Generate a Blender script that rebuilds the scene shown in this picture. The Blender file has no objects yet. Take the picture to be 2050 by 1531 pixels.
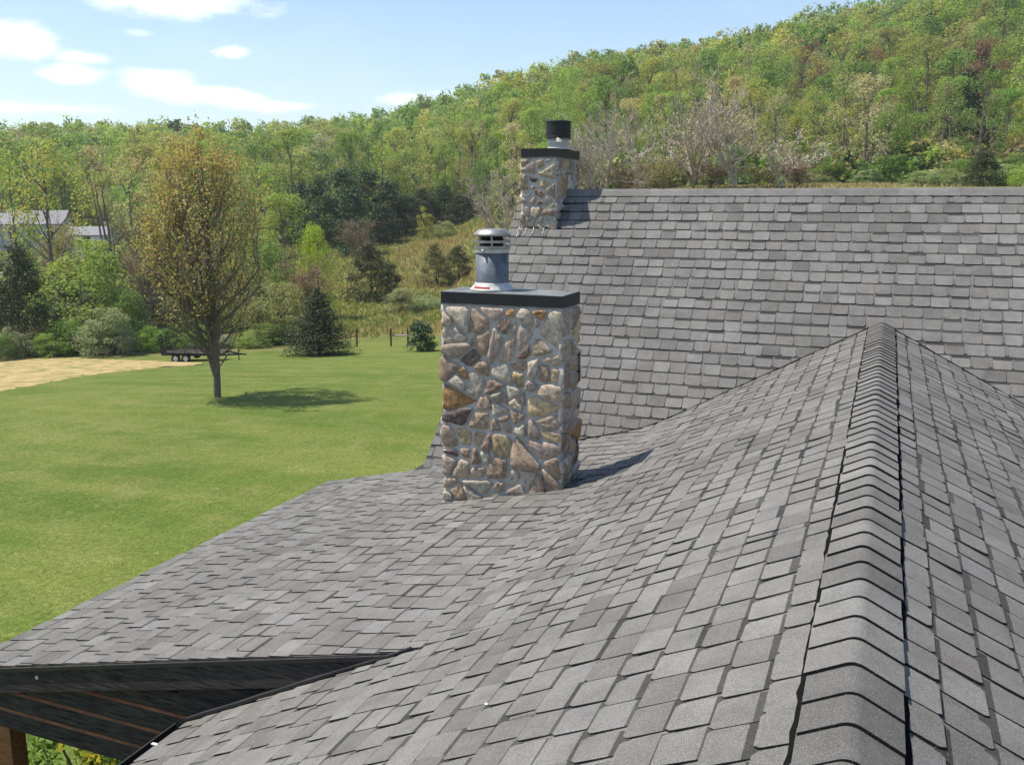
import bpy, math, random
import numpy as np
from mathutils import Matrix, Vector

# ------------------------------------------------------------------ camera, sky, sun
SC = bpy.context.scene
COL = SC.collection
F_PX, CX, CY = 1850.0, 1025.0, 765.5            # photograph 2050 x 1531
PITCH, YAW = math.radians(11.176), math.radians(21.95)
FH = np.array([-math.sin(YAW), math.cos(YAW), 0.0])
RT = np.array([math.cos(YAW), math.sin(YAW), 0.0])
FW = FH * math.cos(PITCH) + np.array([0, 0, -math.sin(PITCH)])
UP = np.cross(RT, FW)

cam = bpy.data.cameras.new('camera')
cam.sensor_width = 36.0
cam.lens = 36.0 * F_PX / 2050.0
cam.clip_start = 0.05
cam.clip_end = 6000.0
camo = bpy.data.objects.new('camera', cam)
COL.objects.link(camo)
camo.matrix_world = Matrix(((RT[0], UP[0], -FW[0], 0), (RT[1], UP[1], -FW[1], 0), (RT[2], UP[2], -FW[2], 0), (0, 0, 0, 1)))
SC.camera = camo

SUN_EL, SUN_AZ = math.radians(63.5), math.radians(12)     # light travels towards +X, a little +Y
LDIR = Vector((math.cos(SUN_EL) * math.cos(SUN_AZ), math.cos(SUN_EL) * math.sin(SUN_AZ), -math.sin(SUN_EL)))
sun = bpy.data.lights.new('sun', 'SUN')
sun.energy = 4.3
sun.angle = math.radians(0.55)
sun.color = (1.0, 0.93, 0.82)
suno = bpy.data.objects.new('sun', sun)
COL.objects.link(suno)
suno.rotation_euler = LDIR.to_track_quat('-Z', 'Y').to_euler()

SC.view_settings.view_transform = 'Standard'
SC.view_settings.look = 'None'
SC.view_settings.exposure = 0.6
SC.view_settings.gamma = 1.0
SC.view_settings.use_curve_mapping = False
SC.render.engine = 'CYCLES'
SC.cycles.use_denoising = True
SC.cycles.max_bounces = 4
SC.cycles.diffuse_bounces = 3
SC.cycles.glossy_bounces = 2
SC.cycles.volume_bounces = 0
SC.cycles.transparent_max_bounces = 8

world = bpy.data.worlds.new('World')
SC.world = world
world.use_nodes = True


def N(nt, typ, **kw):
    n = nt.nodes.new(typ)
    for k, v in kw.items():
        setattr(n, k, v)
    return n


def math_node(nt, op, a, b=None, c=None, clamp=False):
    n = nt.nodes.new('ShaderNodeMath')
    n.operation = op
    n.use_clamp = clamp
    for i, v in enumerate((a, b, c)):
        if v is None:
            continue
        if isinstance(v, (int, float)):
            n.inputs[i].default_value = v
        else:
            nt.links.new(v, n.inputs[i])
    return n.outputs[0]


def mix_col(nt, fac, a, b, blend='MIX'):
    n = nt.nodes.new('ShaderNodeMix')
    n.data_type = 'RGBA'
    n.blend_type = blend
    for sock, v in ((n.inputs[0], fac), (n.inputs[6], a), (n.inputs[7], b)):
        if isinstance(v, (int, float)):
            sock.default_value = v
        elif isinstance(v, (tuple, list)):
            sock.default_value = tuple(v) + ((1.0,) if len(v) == 3 else ())
        else:
            nt.links.new(v, sock)
    return n.outputs[2]


def build_world():
    nt = world.node_tree
    nt.nodes.clear()
    out = N(nt, 'ShaderNodeOutputWorld')
    bg = N(nt, 'ShaderNodeBackground')
    bg.inputs[1].default_value = 0.122
    sky = N(nt, 'ShaderNodeTexSky')
    sky.sky_type = 'NISHITA'
    sky.sun_disc = False
    sky.sun_elevation = SUN_EL
    sky.sun_rotation = math.radians(252)
    sky.altitude = 150
    sky.air_density = 1.0
    sky.dust_density = 0.4
    sky.ozone_density = 1.0
    tc = N(nt, 'ShaderNodeTexCoord')
    nz = N(nt, 'ShaderNodeTexNoise')
    nz.inputs['Scale'].default_value = 9.0
    nz.inputs['Detail'].default_value = 6.0
    nz.inputs['Roughness'].default_value = 0.62
    mp = N(nt, 'ShaderNodeMapping')
    mp.inputs['Scale'].default_value = (1, 1, 2.6)
    nt.links.new(tc.outputs['Generated'], mp.inputs[0])
    nt.links.new(mp.outputs[0], nz.inputs['Vector'])
    sep = N(nt, 'ShaderNodeSeparateXYZ')
    nt.links.new(tc.outputs['Generated'], sep.inputs[0])
    el = math_node(nt, 'ARCSINE', sep.outputs[2])
    az = math_node(nt, 'ARCTAN2', sep.outputs[0], sep.outputs[1])     # clockwise from +Y
    wob = math_node(nt, 'MULTIPLY', math_node(nt, 'SUBTRACT', nz.outputs['Fac'], 0.5), 2.6)
    # cumulus clouds by compass bearing, height above the horizon and angular half size (degrees)
    clouds = []
    rnd = random.Random(4)
    for (u, v, rx, ry, s) in ((25, 75, 80, 40, 1.0), (360, 2, 190, 44, 1.0), (150, 149, 60, 20, 0.9), (165, 116, 52, 14, 0.6),
                              (462, 105, 52, 20, 0.9), (325, 160, 75, 28, 1.0), (430, 190, 140, 20, 0.85), (570, 212, 140, 15, 0.6), (810, 200, 70, 18, 0.55), (90, 216, 130, 14, 0.5), (280, 66, 40, 10, 0.3), (885, 186, 40, 9, 0.3)):
        d = FW + RT * (u - CX) / F_PX - UP * (v - CY) / F_PX
        d = d / np.linalg.norm(d)
        clouds.append((math.atan2(d[0], d[1]), math.asin(d[2]), rx / F_PX, ry / F_PX, s))
    for k in range(9):                                            # the same kind of cloud round the rest of the sky
        b = rnd.uniform(35, 300)
        clouds.append((math.atan2(math.sin(math.radians(b)), math.cos(math.radians(b))), math.radians(rnd.uniform(7, 40)),
                       rnd.uniform(0.05, 0.12), rnd.uniform(0.015, 0.03), rnd.uniform(0.5, 1.0)))
    total = None
    for (a, e, ra, re, s) in clouds:
        da = math_node(nt, 'DIVIDE', math_node(nt, 'SUBTRACT', az, a), ra)
        de = math_node(nt, 'DIVIDE', math_node(nt, 'SUBTRACT', el, e), re)
        r = math_node(nt, 'SQRT', math_node(nt, 'ADD', math_node(nt, 'MULTIPLY', da, da), math_node(nt, 'MULTIPLY', de, de)))
        r = math_node(nt, 'ADD', r, wob)
        m = nt.nodes.new('ShaderNodeMapRange')
        m.interpolation_type = 'SMOOTHSTEP'
        nt.links.new(r, m.inputs[0])
        m.inputs[1].default_value = 0.2
        m.inputs[2].default_value = 1.0
        m.inputs[3].default_value = s
        m.inputs[4].default_value = 0.0
        total = m.outputs[0] if total is None else math_node(nt, 'MAXIMUM', total, m.outputs[0])
    thin = N(nt, 'ShaderNodeTexNoise')
    thin.inputs['Scale'].default_value = 3.0
    thin.inputs['Detail'].default_value = 5.0
    nt.links.new(mp.outputs[0], thin.inputs['Vector'])
    veil = math_node(nt, 'MULTIPLY', math_node(nt, 'SUBTRACT', thin.outputs['Fac'], 0.54, clamp=True), 0.6)
    total = math_node(nt, 'MAXIMUM', total, veil)
    col = mix_col(nt, total, sky.outputs[0], (8.4, 8.5, 8.7))
    nt.links.new(col, bg.inputs[0])
    nt.links.new(bg.outputs[0], out.inputs[0])


build_world()

# ------------------------------------------------------------------ small helpers


def ray(u, v):
    return FW + RT * (u - CX) / F_PX - UP * (v - CY) / F_PX


def plane_hit(u, v, n, q):
    d = ray(u, v)
    return d * (np.dot(n, q) / np.dot(n, d))


def project(P):
    P = np.atleast_2d(np.asarray(P, float))
    z = P @ FW
    return CX + F_PX * (P @ RT) / z, CY - F_PX * (P @ UP) / z, z


class MB:
    """collects vertices, faces and one colour per face"""

    def __init__(self):
        self.v = []
        self.f = []
        self.c = []
        self.n = 0

    def add(self, verts, faces, col=None):
        b = self.n
        verts = [tuple(p) for p in verts]
        self.v += verts
        self.n += len(verts)
        for k, f in enumerate(faces):
            self.f.append(tuple(i + b for i in f))
            if col is None:
                self.c.append((0.5, 0.5, 0.5))
            else:
                self.c.append(col[k] if isinstance(col, list) else col)
        return self

    def box(self, lo, hi, col=None):
        x0, y0, z0 = lo
        x1, y1, z1 = hi
        v = [(x0, y0, z0), (x1, y0, z0), (x1, y1, z0), (x0, y1, z0), (x0, y0, z1), (x1, y0, z1), (x1, y1, z1), (x0, y1, z1)]
        f = [(0, 3, 2, 1), (4, 5, 6, 7), (0, 1, 5, 4), (1, 2, 6, 5), (2, 3, 7, 6), (3, 0, 4, 7)]
        return self.add(v, f, col)

    def beam(self, p0, p1, wx, wz, up=(0, 0, 1), col=None):
        p0, p1, up = Vector(p0), Vector(p1), Vector(up)
        d = (p1 - p0).normalized()
        s = d.cross(up).normalized()
        t = s.cross(d)
        v = []
        for p in (p0, p1):
            for a, b in ((-1, -1), (1, -1), (1, 1), (-1, 1)):
                v.append(p + s * (a * wx / 2) + t * (b * wz / 2))
        f = [(3, 2, 1, 0), (4, 5, 6, 7), (0, 1, 5, 4), (1, 2, 6, 5), (2, 3, 7, 6), (3, 0, 4, 7)]
        return self.add(v, f, col)

    def tube(self, pts, rad, sides=6, col=None, cap=True):
        rings = []
        v = []
        f = []
        prev = None
        for i, p in enumerate(pts):
            p = Vector(p)
            a = Vector(pts[max(i - 1, 0)])
            b = Vector(pts[min(i + 1, len(pts) - 1)])
            d = (b - a)
            if d.length < 1e-9:
                d = Vector((0, 0, 1))
            d.normalize()
            ref = prev if prev is not None else (Vector((1, 0, 0)) if abs(d.x) < 0.9 else Vector((0, 1, 0)))
            s = (ref - d * ref.dot(d))
            if s.length < 1e-6:
                s = d.orthogonal()
            s.normalize()
            prev = s
            t = d.cross(s)
            rings.append(len(v))
            for k in range(sides):
                an = 2 * math.pi * k / sides
                v.append(p + (s * math.cos(an) + t * math.sin(an)) * rad[i])
        for i in range(len(rings) - 1):
            for k in range(sides):
                k2 = (k + 1) % sides
                f.append((rings[i] + k, rings[i] + k2, rings[i + 1] + k2, rings[i + 1] + k))
        if cap:
            f.append(tuple(rings[0] + k for k in reversed(range(sides))))
            f.append(tuple(rings[-1] + k for k in range(sides)))
        return self.add(v, f, col)

    def lathe(self, prof, centre, sides=32, col=None, cap_top=True, cap_bottom=False):
        cx, cy, cz = centre
        v = []
        f = []
        for (r, z) in prof:
            for k in range(sides):
                a = 2 * math.pi * k / sides
                v.append((cx + r * math.cos(a), cy + r * math.sin(a), cz + z))
        for i in range(len(prof) - 1):
            for k in range(sides):
                k2 = (k + 1) % sides
                f.append((i * sides + k, i * sides + k2, (i + 1) * sides + k2, (i + 1) * sides + k))
        if cap_top:
            f.append(tuple((len(prof) - 1) * sides + k for k in range(sides)))
        if cap_bottom:
            f.append(tuple(reversed(range(sides))))
        return self.add(v, f, col)

    def mesh(self, name, mats, smooth=False, colour=True):
        me = bpy.data.meshes.new(name)
        me.from_pydata([tuple(p) for p in self.v], [], self.f)
        for m in (mats if isinstance(mats, (list, tuple)) else [mats]):
            me.materials.append(m)
        if colour:
            set_face_colour(me, np.array(self.c, dtype=np.float32))
        if smooth:
            me.polygons.foreach_set('use_smooth', np.ones(len(me.polygons), dtype=bool))
        me.update()
        return me


def set_face_colour(me, c):
    at = me.attributes.new('tone', 'FLOAT_COLOR', 'FACE')
    c4 = np.ones((len(c), 4), dtype=np.float32)
    c4[:, :3] = c
    at.data.foreach_set('color', c4.ravel())


def np_mesh(name, verts, faces, mat, tone=None, smooth=False):
    """verts (n,3), faces (m,k) all of k corners"""
    verts = np.asarray(verts, dtype=np.float32)
    faces = np.asarray(faces, dtype=np.int32)
    m, k = faces.shape
    me = bpy.data.meshes.new(name)
    me.vertices.add(len(verts))
    me.vertices.foreach_set('co', verts.ravel())
    me.loops.add(m * k)
    me.loops.foreach_set('vertex_index', faces.ravel())
    me.polygons.add(m)
    me.polygons.foreach_set('loop_start', np.arange(0, m * k, k, dtype=np.int32))
    me.update(calc_edges=True)
    me.materials.append(mat)
    if smooth:
        me.polygons.foreach_set('use_smooth', np.ones(m, dtype=bool))
    if tone is not None:
        set_face_colour(me, np.asarray(tone, dtype=np.float32))
    me.validate()
    return me


def link(name, me, parent=None, keep_world=False):
    o = bpy.data.objects.new(name, me)
    COL.objects.link(o)
    if parent is not None:
        o.parent = parent
        if keep_world:
            o.matrix_parent_inverse = Matrix.Translation(-parent.location)
    return o


def thing(name, label, cat, loc=(0, 0, 0), rotz=0.0, group=None):
    o = bpy.data.objects.new(name, None)
    COL.objects.link(o)
    o.empty_display_size = 0.2
    o.location = loc
    o.rotation_euler = (0, 0, rotz)
    o['label'] = label
    o['category'] = cat
    if group:
        o['group'] = group
    return o


# ------------------------------------------------------------------ materials


def new_mat(name, rough=0.8, spec=0.3, metal=0.0):
    m = bpy.data.materials.new(name)
    m.use_nodes = True
    nt = m.node_tree
    b = nt.nodes['Principled BSDF']
    b.inputs['Roughness'].default_value = rough
    b.inputs['Specular IOR Level'].default_value = spec
    b.inputs['Metallic'].default_value = metal
    return m, nt, b


def noise(nt, scale, detail=3.0, rough=0.55, vec=None, dim='3D'):
    n = nt.nodes.new('ShaderNodeTexNoise')
    n.inputs['Scale'].default_value = scale
    n.inputs['Detail'].default_value = detail
    n.inputs['Roughness'].default_value = rough
    if vec is not None:
        nt.links.new(vec, n.inputs['Vector'])
    return n.outputs['Fac']


def ramp(nt, fac, stops):
    r = nt.nodes.new('ShaderNodeValToRGB')
    e = r.color_ramp.elements
    while len(e) > 1:
        e.remove(e[-1])
    for i, (p, c) in enumerate(stops):
        if i == 0:
            e[0].position = p
            el = e[0]
        else:
            el = e.new(p)
        el.color = tuple(c) + (1.0,) if len(c) == 3 else c
    nt.links.new(fac, r.inputs[0])
    return r.outputs[0]


def position(nt):
    return nt.nodes.new('ShaderNodeNewGeometry').outputs['Position']


def bump(nt, bsdf, height, strength=0.4, dist=0.01):
    b = nt.nodes.new('ShaderNodeBump')
    b.inputs['Strength'].default_value = strength
    b.inputs['Distance'].default_value = dist
    nt.links.new(height, b.inputs['Height'])
    nt.links.new(b.outputs[0], bsdf.inputs['Normal'])


def attr(nt, name):
    a = nt.nodes.new('ShaderNodeAttribute')
    a.attribute_name = name
    return a.outputs['Color']


def gray(v):
    return (v, v, v)


def mat_shingle():
    m, nt, b = new_mat('asphalt_shingle', 0.92, 0.25)
    p = position(nt)
    g1 = noise(nt, 330.0, 2.0, 0.7, p)
    g2 = noise(nt, 5.0, 4.0, 0.6, p)
    g3 = noise(nt, 60.0, 3.0, 0.7, p)
    k = ramp(nt, g1, [(0.36, gray(0.42)), (0.5, gray(0.95)), (0.64, gray(1.8))])
    k2 = ramp(nt, g2, [(0.3, gray(0.86)), (0.7, gray(1.14))])
    k3 = ramp(nt, g3, [(0.3, gray(0.9)), (0.7, gray(1.1))])
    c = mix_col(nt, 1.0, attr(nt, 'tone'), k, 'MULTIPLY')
    c = mix_col(nt, 1.0, c, k2, 'MULTIPLY')
    c = mix_col(nt, 1.0, c, k3, 'MULTIPLY')
    st = noise(nt, 0.55, 5.0, 0.65, p)
    c = mix_col(nt, 1.0, c, ramp(nt, st, [(0.32, gray(0.86)), (0.68, gray(1.12))]), 'MULTIPLY')
    fl = noise(nt, 120.0, 1.0, 0.5, p)
    c = mix_col(nt, ramp(nt, fl, [(0.70, gray(0.0)), (0.76, gray(0.6))]), c, (0.30, 0.29, 0.27))
    nt.links.new(c, b.inputs['Base Color'])
    bump(nt, b, g1, 0.6, 0.004)
    return m


def mat_stone():
    m, nt, b = new_mat('field_stone', 0.96, 0.08)
    p = position(nt)
    n1 = noise(nt, 19.0, 6.0, 0.72, p)
    n2 = noise(nt, 90.0, 4.0, 0.75, p)
    k = ramp(nt, n1, [(0.30, (0.5, 0.45, 0.43)), (0.5, (1.0, 1.0, 1.0)), (0.72, (1.45, 1.38, 1.3))])
    k2 = ramp(nt, n2, [(0.3, gray(0.68)), (0.7, gray(1.28))])
    c = mix_col(nt, 1.0, attr(nt, 'tone'), k, 'MULTIPLY')
    c = mix_col(nt, 1.0, c, k2, 'MULTIPLY')
    lich = noise(nt, 4.5, 4.0, 0.6, p)
    c = mix_col(nt, ramp(nt, lich, [(0.68, gray(0.0)), (0.76, gray(0.3))]), c, (0.33, 0.36, 0.27))
    nt.links.new(c, b.inputs['Base Color'])
    h = math_node(nt, 'ADD', math_node(nt, 'MULTIPLY', n1, 1.0), math_node(nt, 'MULTIPLY', n2, 0.5))
    bump(nt, b, h, 0.9, 0.020)
    return m


def mat_mortar():
    m, nt, b = new_mat('mortar', 0.92, 0.2)
    p = position(nt)
    n1 = noise(nt, 30.0, 5.0, 0.7, p)
    n2 = noise(nt, 3.0, 3.0, 0.5, p)
    c = ramp(nt, n1, [(0.3, (0.43, 0.41, 0.375)), (0.7, (0.58, 0.555, 0.51))])
    st = ramp(nt, n2, [(0.55, gray(0.0)), (0.75, gray(0.45))])
    c = mix_col(nt, st, c, (0.27, 0.32, 0.28))
    nt.links.new(c, b.inputs['Base Color'])
    bump(nt, b, n1, 0.7, 0.02)
    return m


def mat_plain(name, col, rough=0.6, spec=0.4, metal=0.0, var=0.25, scale=8.0, bump_s=0.15, bump_d=0.004, stretch=None):
    m, nt, b = new_mat(name, rough, spec, metal)
    p = position(nt)
    if stretch:
        mp = nt.nodes.new('ShaderNodeMapping')
        mp.inputs['Scale'].default_value = stretch
        nt.links.new(p, mp.inputs[0])
        p = mp.outputs[0]
    n1 = noise(nt, scale, 5.0, 0.62, p)
    k = ramp(nt, n1, [(0.28, gray(1 - var)), (0.72, gray(1 + var))])
    c = mix_col(nt, 1.0, col, k, 'MULTIPLY')
    nt.links.new(c, b.inputs['Base Color'])
    if bump_s:
        bump(nt, b, n1, bump_s, bump_d)
    return m


def mat_tone(name, rough=0.7, spec=0.3, metal=0.0, var=0.2, scale=6.0):
    m, nt, b = new_mat(name, rough, spec, metal)
    n1 = noise(nt, scale, 4.0, 0.6, position(nt))
    k = ramp(nt, n1, [(0.3, gray(1 - var)), (0.7, gray(1 + var))])
    c = mix_col(nt, 1.0, attr(nt, 'tone'), k, 'MULTIPLY')
    nt.links.new(c, b.inputs['Base Color'])
    return m


def mat_leaf(name, by_object=True, transl=0.42):
    m = bpy.data.materials.new(name)
    m.use_nodes = True
    nt = m.node_tree
    nt.nodes.clear()
    out = nt.nodes.new('ShaderNodeOutputMaterial')
    c = attr(nt, 'tone')
    if by_object:
        oi = nt.nodes.new('ShaderNodeObjectInfo')
        c = mix_col(nt, 1.0, c, oi.outputs['Color'], 'MULTIPLY')
    d = nt.nodes.new('ShaderNodeBsdfPrincipled')
    d.inputs['Roughness'].default_value = 0.6
    d.inputs['Specular IOR Level'].default_value = 0.25
    t = nt.nodes.new('ShaderNodeBsdfTranslucent')
    nt.links.new(c, d.inputs['Base Color'])
    nt.links.new(mix_col(nt, 1.0, c, (1.15, 1.2, 0.6), 'MULTIPLY'), t.inputs[0])
    mx = nt.nodes.new('ShaderNodeMixShader')
    mx.inputs[0].default_value = transl
    nt.links.new(d.outputs[0], mx.inputs[1])
    nt.links.new(t.outputs[0], mx.inputs[2])
    nt.links.new(mx.outputs[0], out.inputs[0])
    return m


def mat_bark(name, col):
    m, nt, b = new_mat(name, 0.9, 0.2)
    p = position(nt)
    n1 = noise(nt, 9.0, 4.0, 0.6, p)
    k = ramp(nt, n1, [(0.3, gray(0.65)), (0.7, gray(1.35))])
    c = mix_col(nt, 1.0, col, k, 'MULTIPLY')
    nt.links.new(c, b.inputs['Base Color'])
    bump(nt, b, n1, 0.5, 0.02)
    return m


M_SHINGLE = mat_shingle()
M_STONE = mat_stone()
M_MORTAR = mat_mortar()
M_DECK = mat_plain('roof_underlay', (0.045, 0.044, 0.044), 0.95, 0.1)
M_CAPMETAL = mat_plain('dark_sheet_metal', (0.02, 0.019, 0.0195), 0.55, 0.35, 0.0, 0.3, 5.0, 0.05)
M_VENT = mat_plain('matt_black_vent', (0.010, 0.010, 0.010), 1.0, 0.0, 0.0, 0.3, 20.0, 0.0)
M_CAPTOP = mat_plain('weathered_slate_top', (0.15, 0.165, 0.165), 0.7, 0.4, 0.0, 0.45, 3.5, 0.1)
M_GALV = mat_plain('weathered_galvanised_steel', (0.13, 0.145, 0.165), 0.55, 0.4, 0.3, 0.5, 7.0, 0.05)
M_STEEL = mat_plain('stainless_steel', (0.34, 0.325, 0.30), 0.42, 0.5, 0.7, 0.3, 9.0, 0.04)
M_PALE = mat_plain('pale_flashing_metal', (0.50, 0.50, 0.47), 0.5, 0.4, 0.2, 0.18, 10.0, 0.05)
M_RED = mat_plain('red_sealant', (0.33, 0.07, 0.05), 0.8, 0.2)
M_BLACK = mat_plain('black_steel', (0.016, 0.016, 0.017), 0.6, 0.4, 0.0, 0.4, 10.0, 0.1)
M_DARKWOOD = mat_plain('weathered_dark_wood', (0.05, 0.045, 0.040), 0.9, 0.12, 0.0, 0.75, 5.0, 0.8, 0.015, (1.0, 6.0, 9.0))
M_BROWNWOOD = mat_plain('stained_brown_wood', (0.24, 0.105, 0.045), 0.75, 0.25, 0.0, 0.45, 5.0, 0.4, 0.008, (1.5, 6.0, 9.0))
M_WALL = mat_plain('log_wall', (0.12, 0.07, 0.04), 0.8, 0.2, 0.0, 0.35, 3.0, 0.3, 0.01, (0.6, 0.6, 7.0))
M_WHITE = mat_plain('white_paint', (0.72, 0.72, 0.70), 0.6, 0.3, 0.0, 0.08, 2.0, 0.0)
M_FARM = mat_plain('weathered_white_siding', (0.50, 0.50, 0.47), 0.7, 0.2, 0.0, 0.1, 2.0, 0.0, 0.0, (1, 1, 6))
M_GUTTER = mat_plain('black_gutter', (0.02, 0.02, 0.022), 0.5, 0.4, 0.0, 0.3, 6.0, 0.05)
M_LEAF = mat_leaf('spring_leaves')
M_LEAF_MASS = mat_leaf('spring_leaves_mass', False)
M_NEEDLE = mat_leaf('evergreen_needles', True, 0.12)
M_BARK = mat_bark('brown_bark', (0.17, 0.135, 0.105))
M_BARK_PALE = mat_bark('pale_bark', (0.42, 0.36, 0.29))
M_BARK_DARK = mat_bark('dark_bark', (0.06, 0.05, 0.042))
M_METALROOF = mat_plain('pale_metal_roof', (0.22, 0.22, 0.235), 0.75, 0.3, 0.0, 0.1, 1.0, 0.0)
M_BRICK = mat_plain('red_brick', (0.28, 0.08, 0.055), 0.85, 0.2, 0.0, 0.3, 8.0, 0.1)
M_GLASS = mat_plain('window_glass', (0.03, 0.035, 0.04), 0.12, 0.5, 0.0, 0.1, 1.0, 0.0)
M_TYRE = mat_plain('tyre_rubber', (0.018, 0.018, 0.018), 0.9, 0.2)
M_RIM = mat_plain('white_wheel_rim', (0.6, 0.6, 0.6), 0.45, 0.4, 0.1, 0.1)
M_POST = mat_plain('dark_fence_wood', (0.07, 0.055, 0.045), 0.9, 0.2, 0.0, 0.3)
M_RAIL = mat_plain('grey_fence_wood', (0.38, 0.34, 0.31), 0.9, 0.2, 0.0, 0.2)

# ------------------------------------------------------------------ terrain
D_K = np.array([0, 14, 26, 40, 50, 60, 68, 76, 95, 125, 160, 200, 300, 420, 520, 640, 900, 2500.])
LEFTP = [-7, -7, -7.5, -8.3, -9.2, -10.2, -10.9, -11.35, -11.6, -11.2, -8.5, -5, 4, 12, 14, 6, 0, 0]
MIDP = [-7, -7, -7.5, -8.3, -9.2, -10.2, -10.9, -11.35, -11.5, -9.2, -5.6, -1, 12, 25, 30, 20, 5, 0]
AZ_K = np.array([-40, -30, -17, -8, -4, 0.5, 5.3, 11.5, 19.7, 28, 40.])
Z_K = np.array([
    LEFTP, LEFTP, LEFTP[:10] + [-8.0, -4, 6, 14, 16, 8, 0, 0], MIDP[:12] + [10, 20, 23, 14, 2, 0], MIDP[:9] + [-8.8, -4.6, 0, 15, 28, 31, 22, 5, 0],
    [-7, -7, -7.3, -8.0, -8.6, -9.1, -9.3, -9.2, -7.6, -3.6, 1, 6.5, 22, 38, 44, 34, 8, 0],
    [-7, -7, -7.1, -7.0, -6.6, -5.8, -4.8, -3.6, -1.2, 1.6, 6, 12, 28, 46, 51, 40, 12, 0],
    [-7, -7, -7, -6, -5, -3.5, -2, -0.6, 0.9, 2.2, 7, 14, 32, 49, 52, 42, 16, 0],
    [-7, -7, -7, -6, -5, -3.5, -2, -0.6, 1.05, 2.2, 8, 17, 39, 60, 67, 56, 24, 0],
    [-7, -7, -7, -6, -5, -3.5, -2, -0.6, 1.05, 2.2, 9, 20, 50, 80, 92, 80, 34, 0],
    [-7, -7, -7, -6, -5, -3.5, -2, -0.6, 1.05, 2.2, 9, 20, 50, 82, 96, 86, 34, 0]], dtype=float)


def smooth_noise(x, y, s, seed=0):
    a = np.sin(x / s * 1.7 + seed) * np.cos(y / s * 1.3 - seed * 2.1)
    b = np.sin((x + y) / s * 0.9 + seed * 3.3) * np.cos((x - y) / s * 1.1 + seed)
    return 0.5 * (a + b)


def ground_z(x, y):
    x = np.asarray(x, float)
    y = np.asarray(y, float)
    d = np.hypot(x, y)
    s = x * RT[0] + y * RT[1]
    w = x * FH[0] + y * FH[1]
    az = np.degrees(np.arctan2(s, w))
    # behind the camera the land runs on like the level ground by the house
    az = np.where(az > 40, np.where(az > 110, -40, 40 - (az - 40) * 80 / 70), az)
    az = np.clip(az, -40, 40)
    i = np.clip(np.searchsorted(AZ_K, az) - 1, 0, len(AZ_K) - 2)
    t = (az - AZ_K[i]) / (AZ_K[i + 1] - AZ_K[i])
    t = t * t * (3 - 2 * t)
    j = np.clip(np.searchsorted(D_K, d) - 1, 0, len(D_K) - 2)
    u = np.clip((d - D_K[j]) / (D_K[j + 1] - D_K[j]), 0, 1)

    def cub(row):
        p0 = Z_K[row, np.maximum(j - 1, 0)]
        p1 = Z_K[row, j]
        p2 = Z_K[row, j + 1]
        p3 = Z_K[row, np.minimum(j + 2, len(D_K) - 1)]
        d0 = D_K[np.maximum(j - 1, 0)]
        d1 = D_K[j]
        d2 = D_K[j + 1]
        d3 = D_K[np.minimum(j + 2, len(D_K) - 1)]
        h = d2 - d1
        m1 = np.where(d2 > d0, (p2 - p0) / np.maximum(d2 - d0, 1e-6), 0) * h
        m2 = np.where(d3 > d1, (p3 - p1) / np.maximum(d3 - d1, 1e-6), 0) * h
        u2 = u * u
        u3 = u2 * u
        return (2 * u3 - 3 * u2 + 1) * p1 + (u3 - 2 * u2 + u) * m1 + (-2 * u3 + 3 * u2) * p2 + (u3 - u2) * m2
    z = cub(i) * (1 - t) + cub(i + 1) * t
    amp = np.clip((d - 20) / 60, 0, 1)
    z = z + amp * (0.22 * smooth_noise(x, y, 14, 1.0) + np.clip((d - 120) / 200, 0, 1) * 1.6 * smooth_noise(x, y, 45, 2.0))
    return z


def gz(x, y):
    return float(ground_z(np.array([x]), np.array([y]))[0])


def at_bearing(u, d):
    """point on the ground d metres from the camera in the compass direction of picture column u (at the horizon)"""
    r = ray(u, 400)
    r = r[:2] / np.hypot(r[0], r[1])
    x, y = r * d
    return float(x), float(y), gz(x, y)


def ground_hit(u, v):
    r = ray(u, v)
    t = 8.0
    while t < 800:
        p = r * t
        if p[2] < gz(p[0], p[1]):
            break
        t *= 1.004
    p = r * t
    return float(p[0]), float(p[1]), gz(p[0], p[1])


def z_at(u, v, d):
    r = ray(u, v)
    return float(r[2] / np.hypot(r[0], r[1]) * d)


def az_of(x, y):
    return np.degrees(np.arctan2(x * RT[0] + y * RT[1], x * FH[0] + y * FH[1]))


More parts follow.
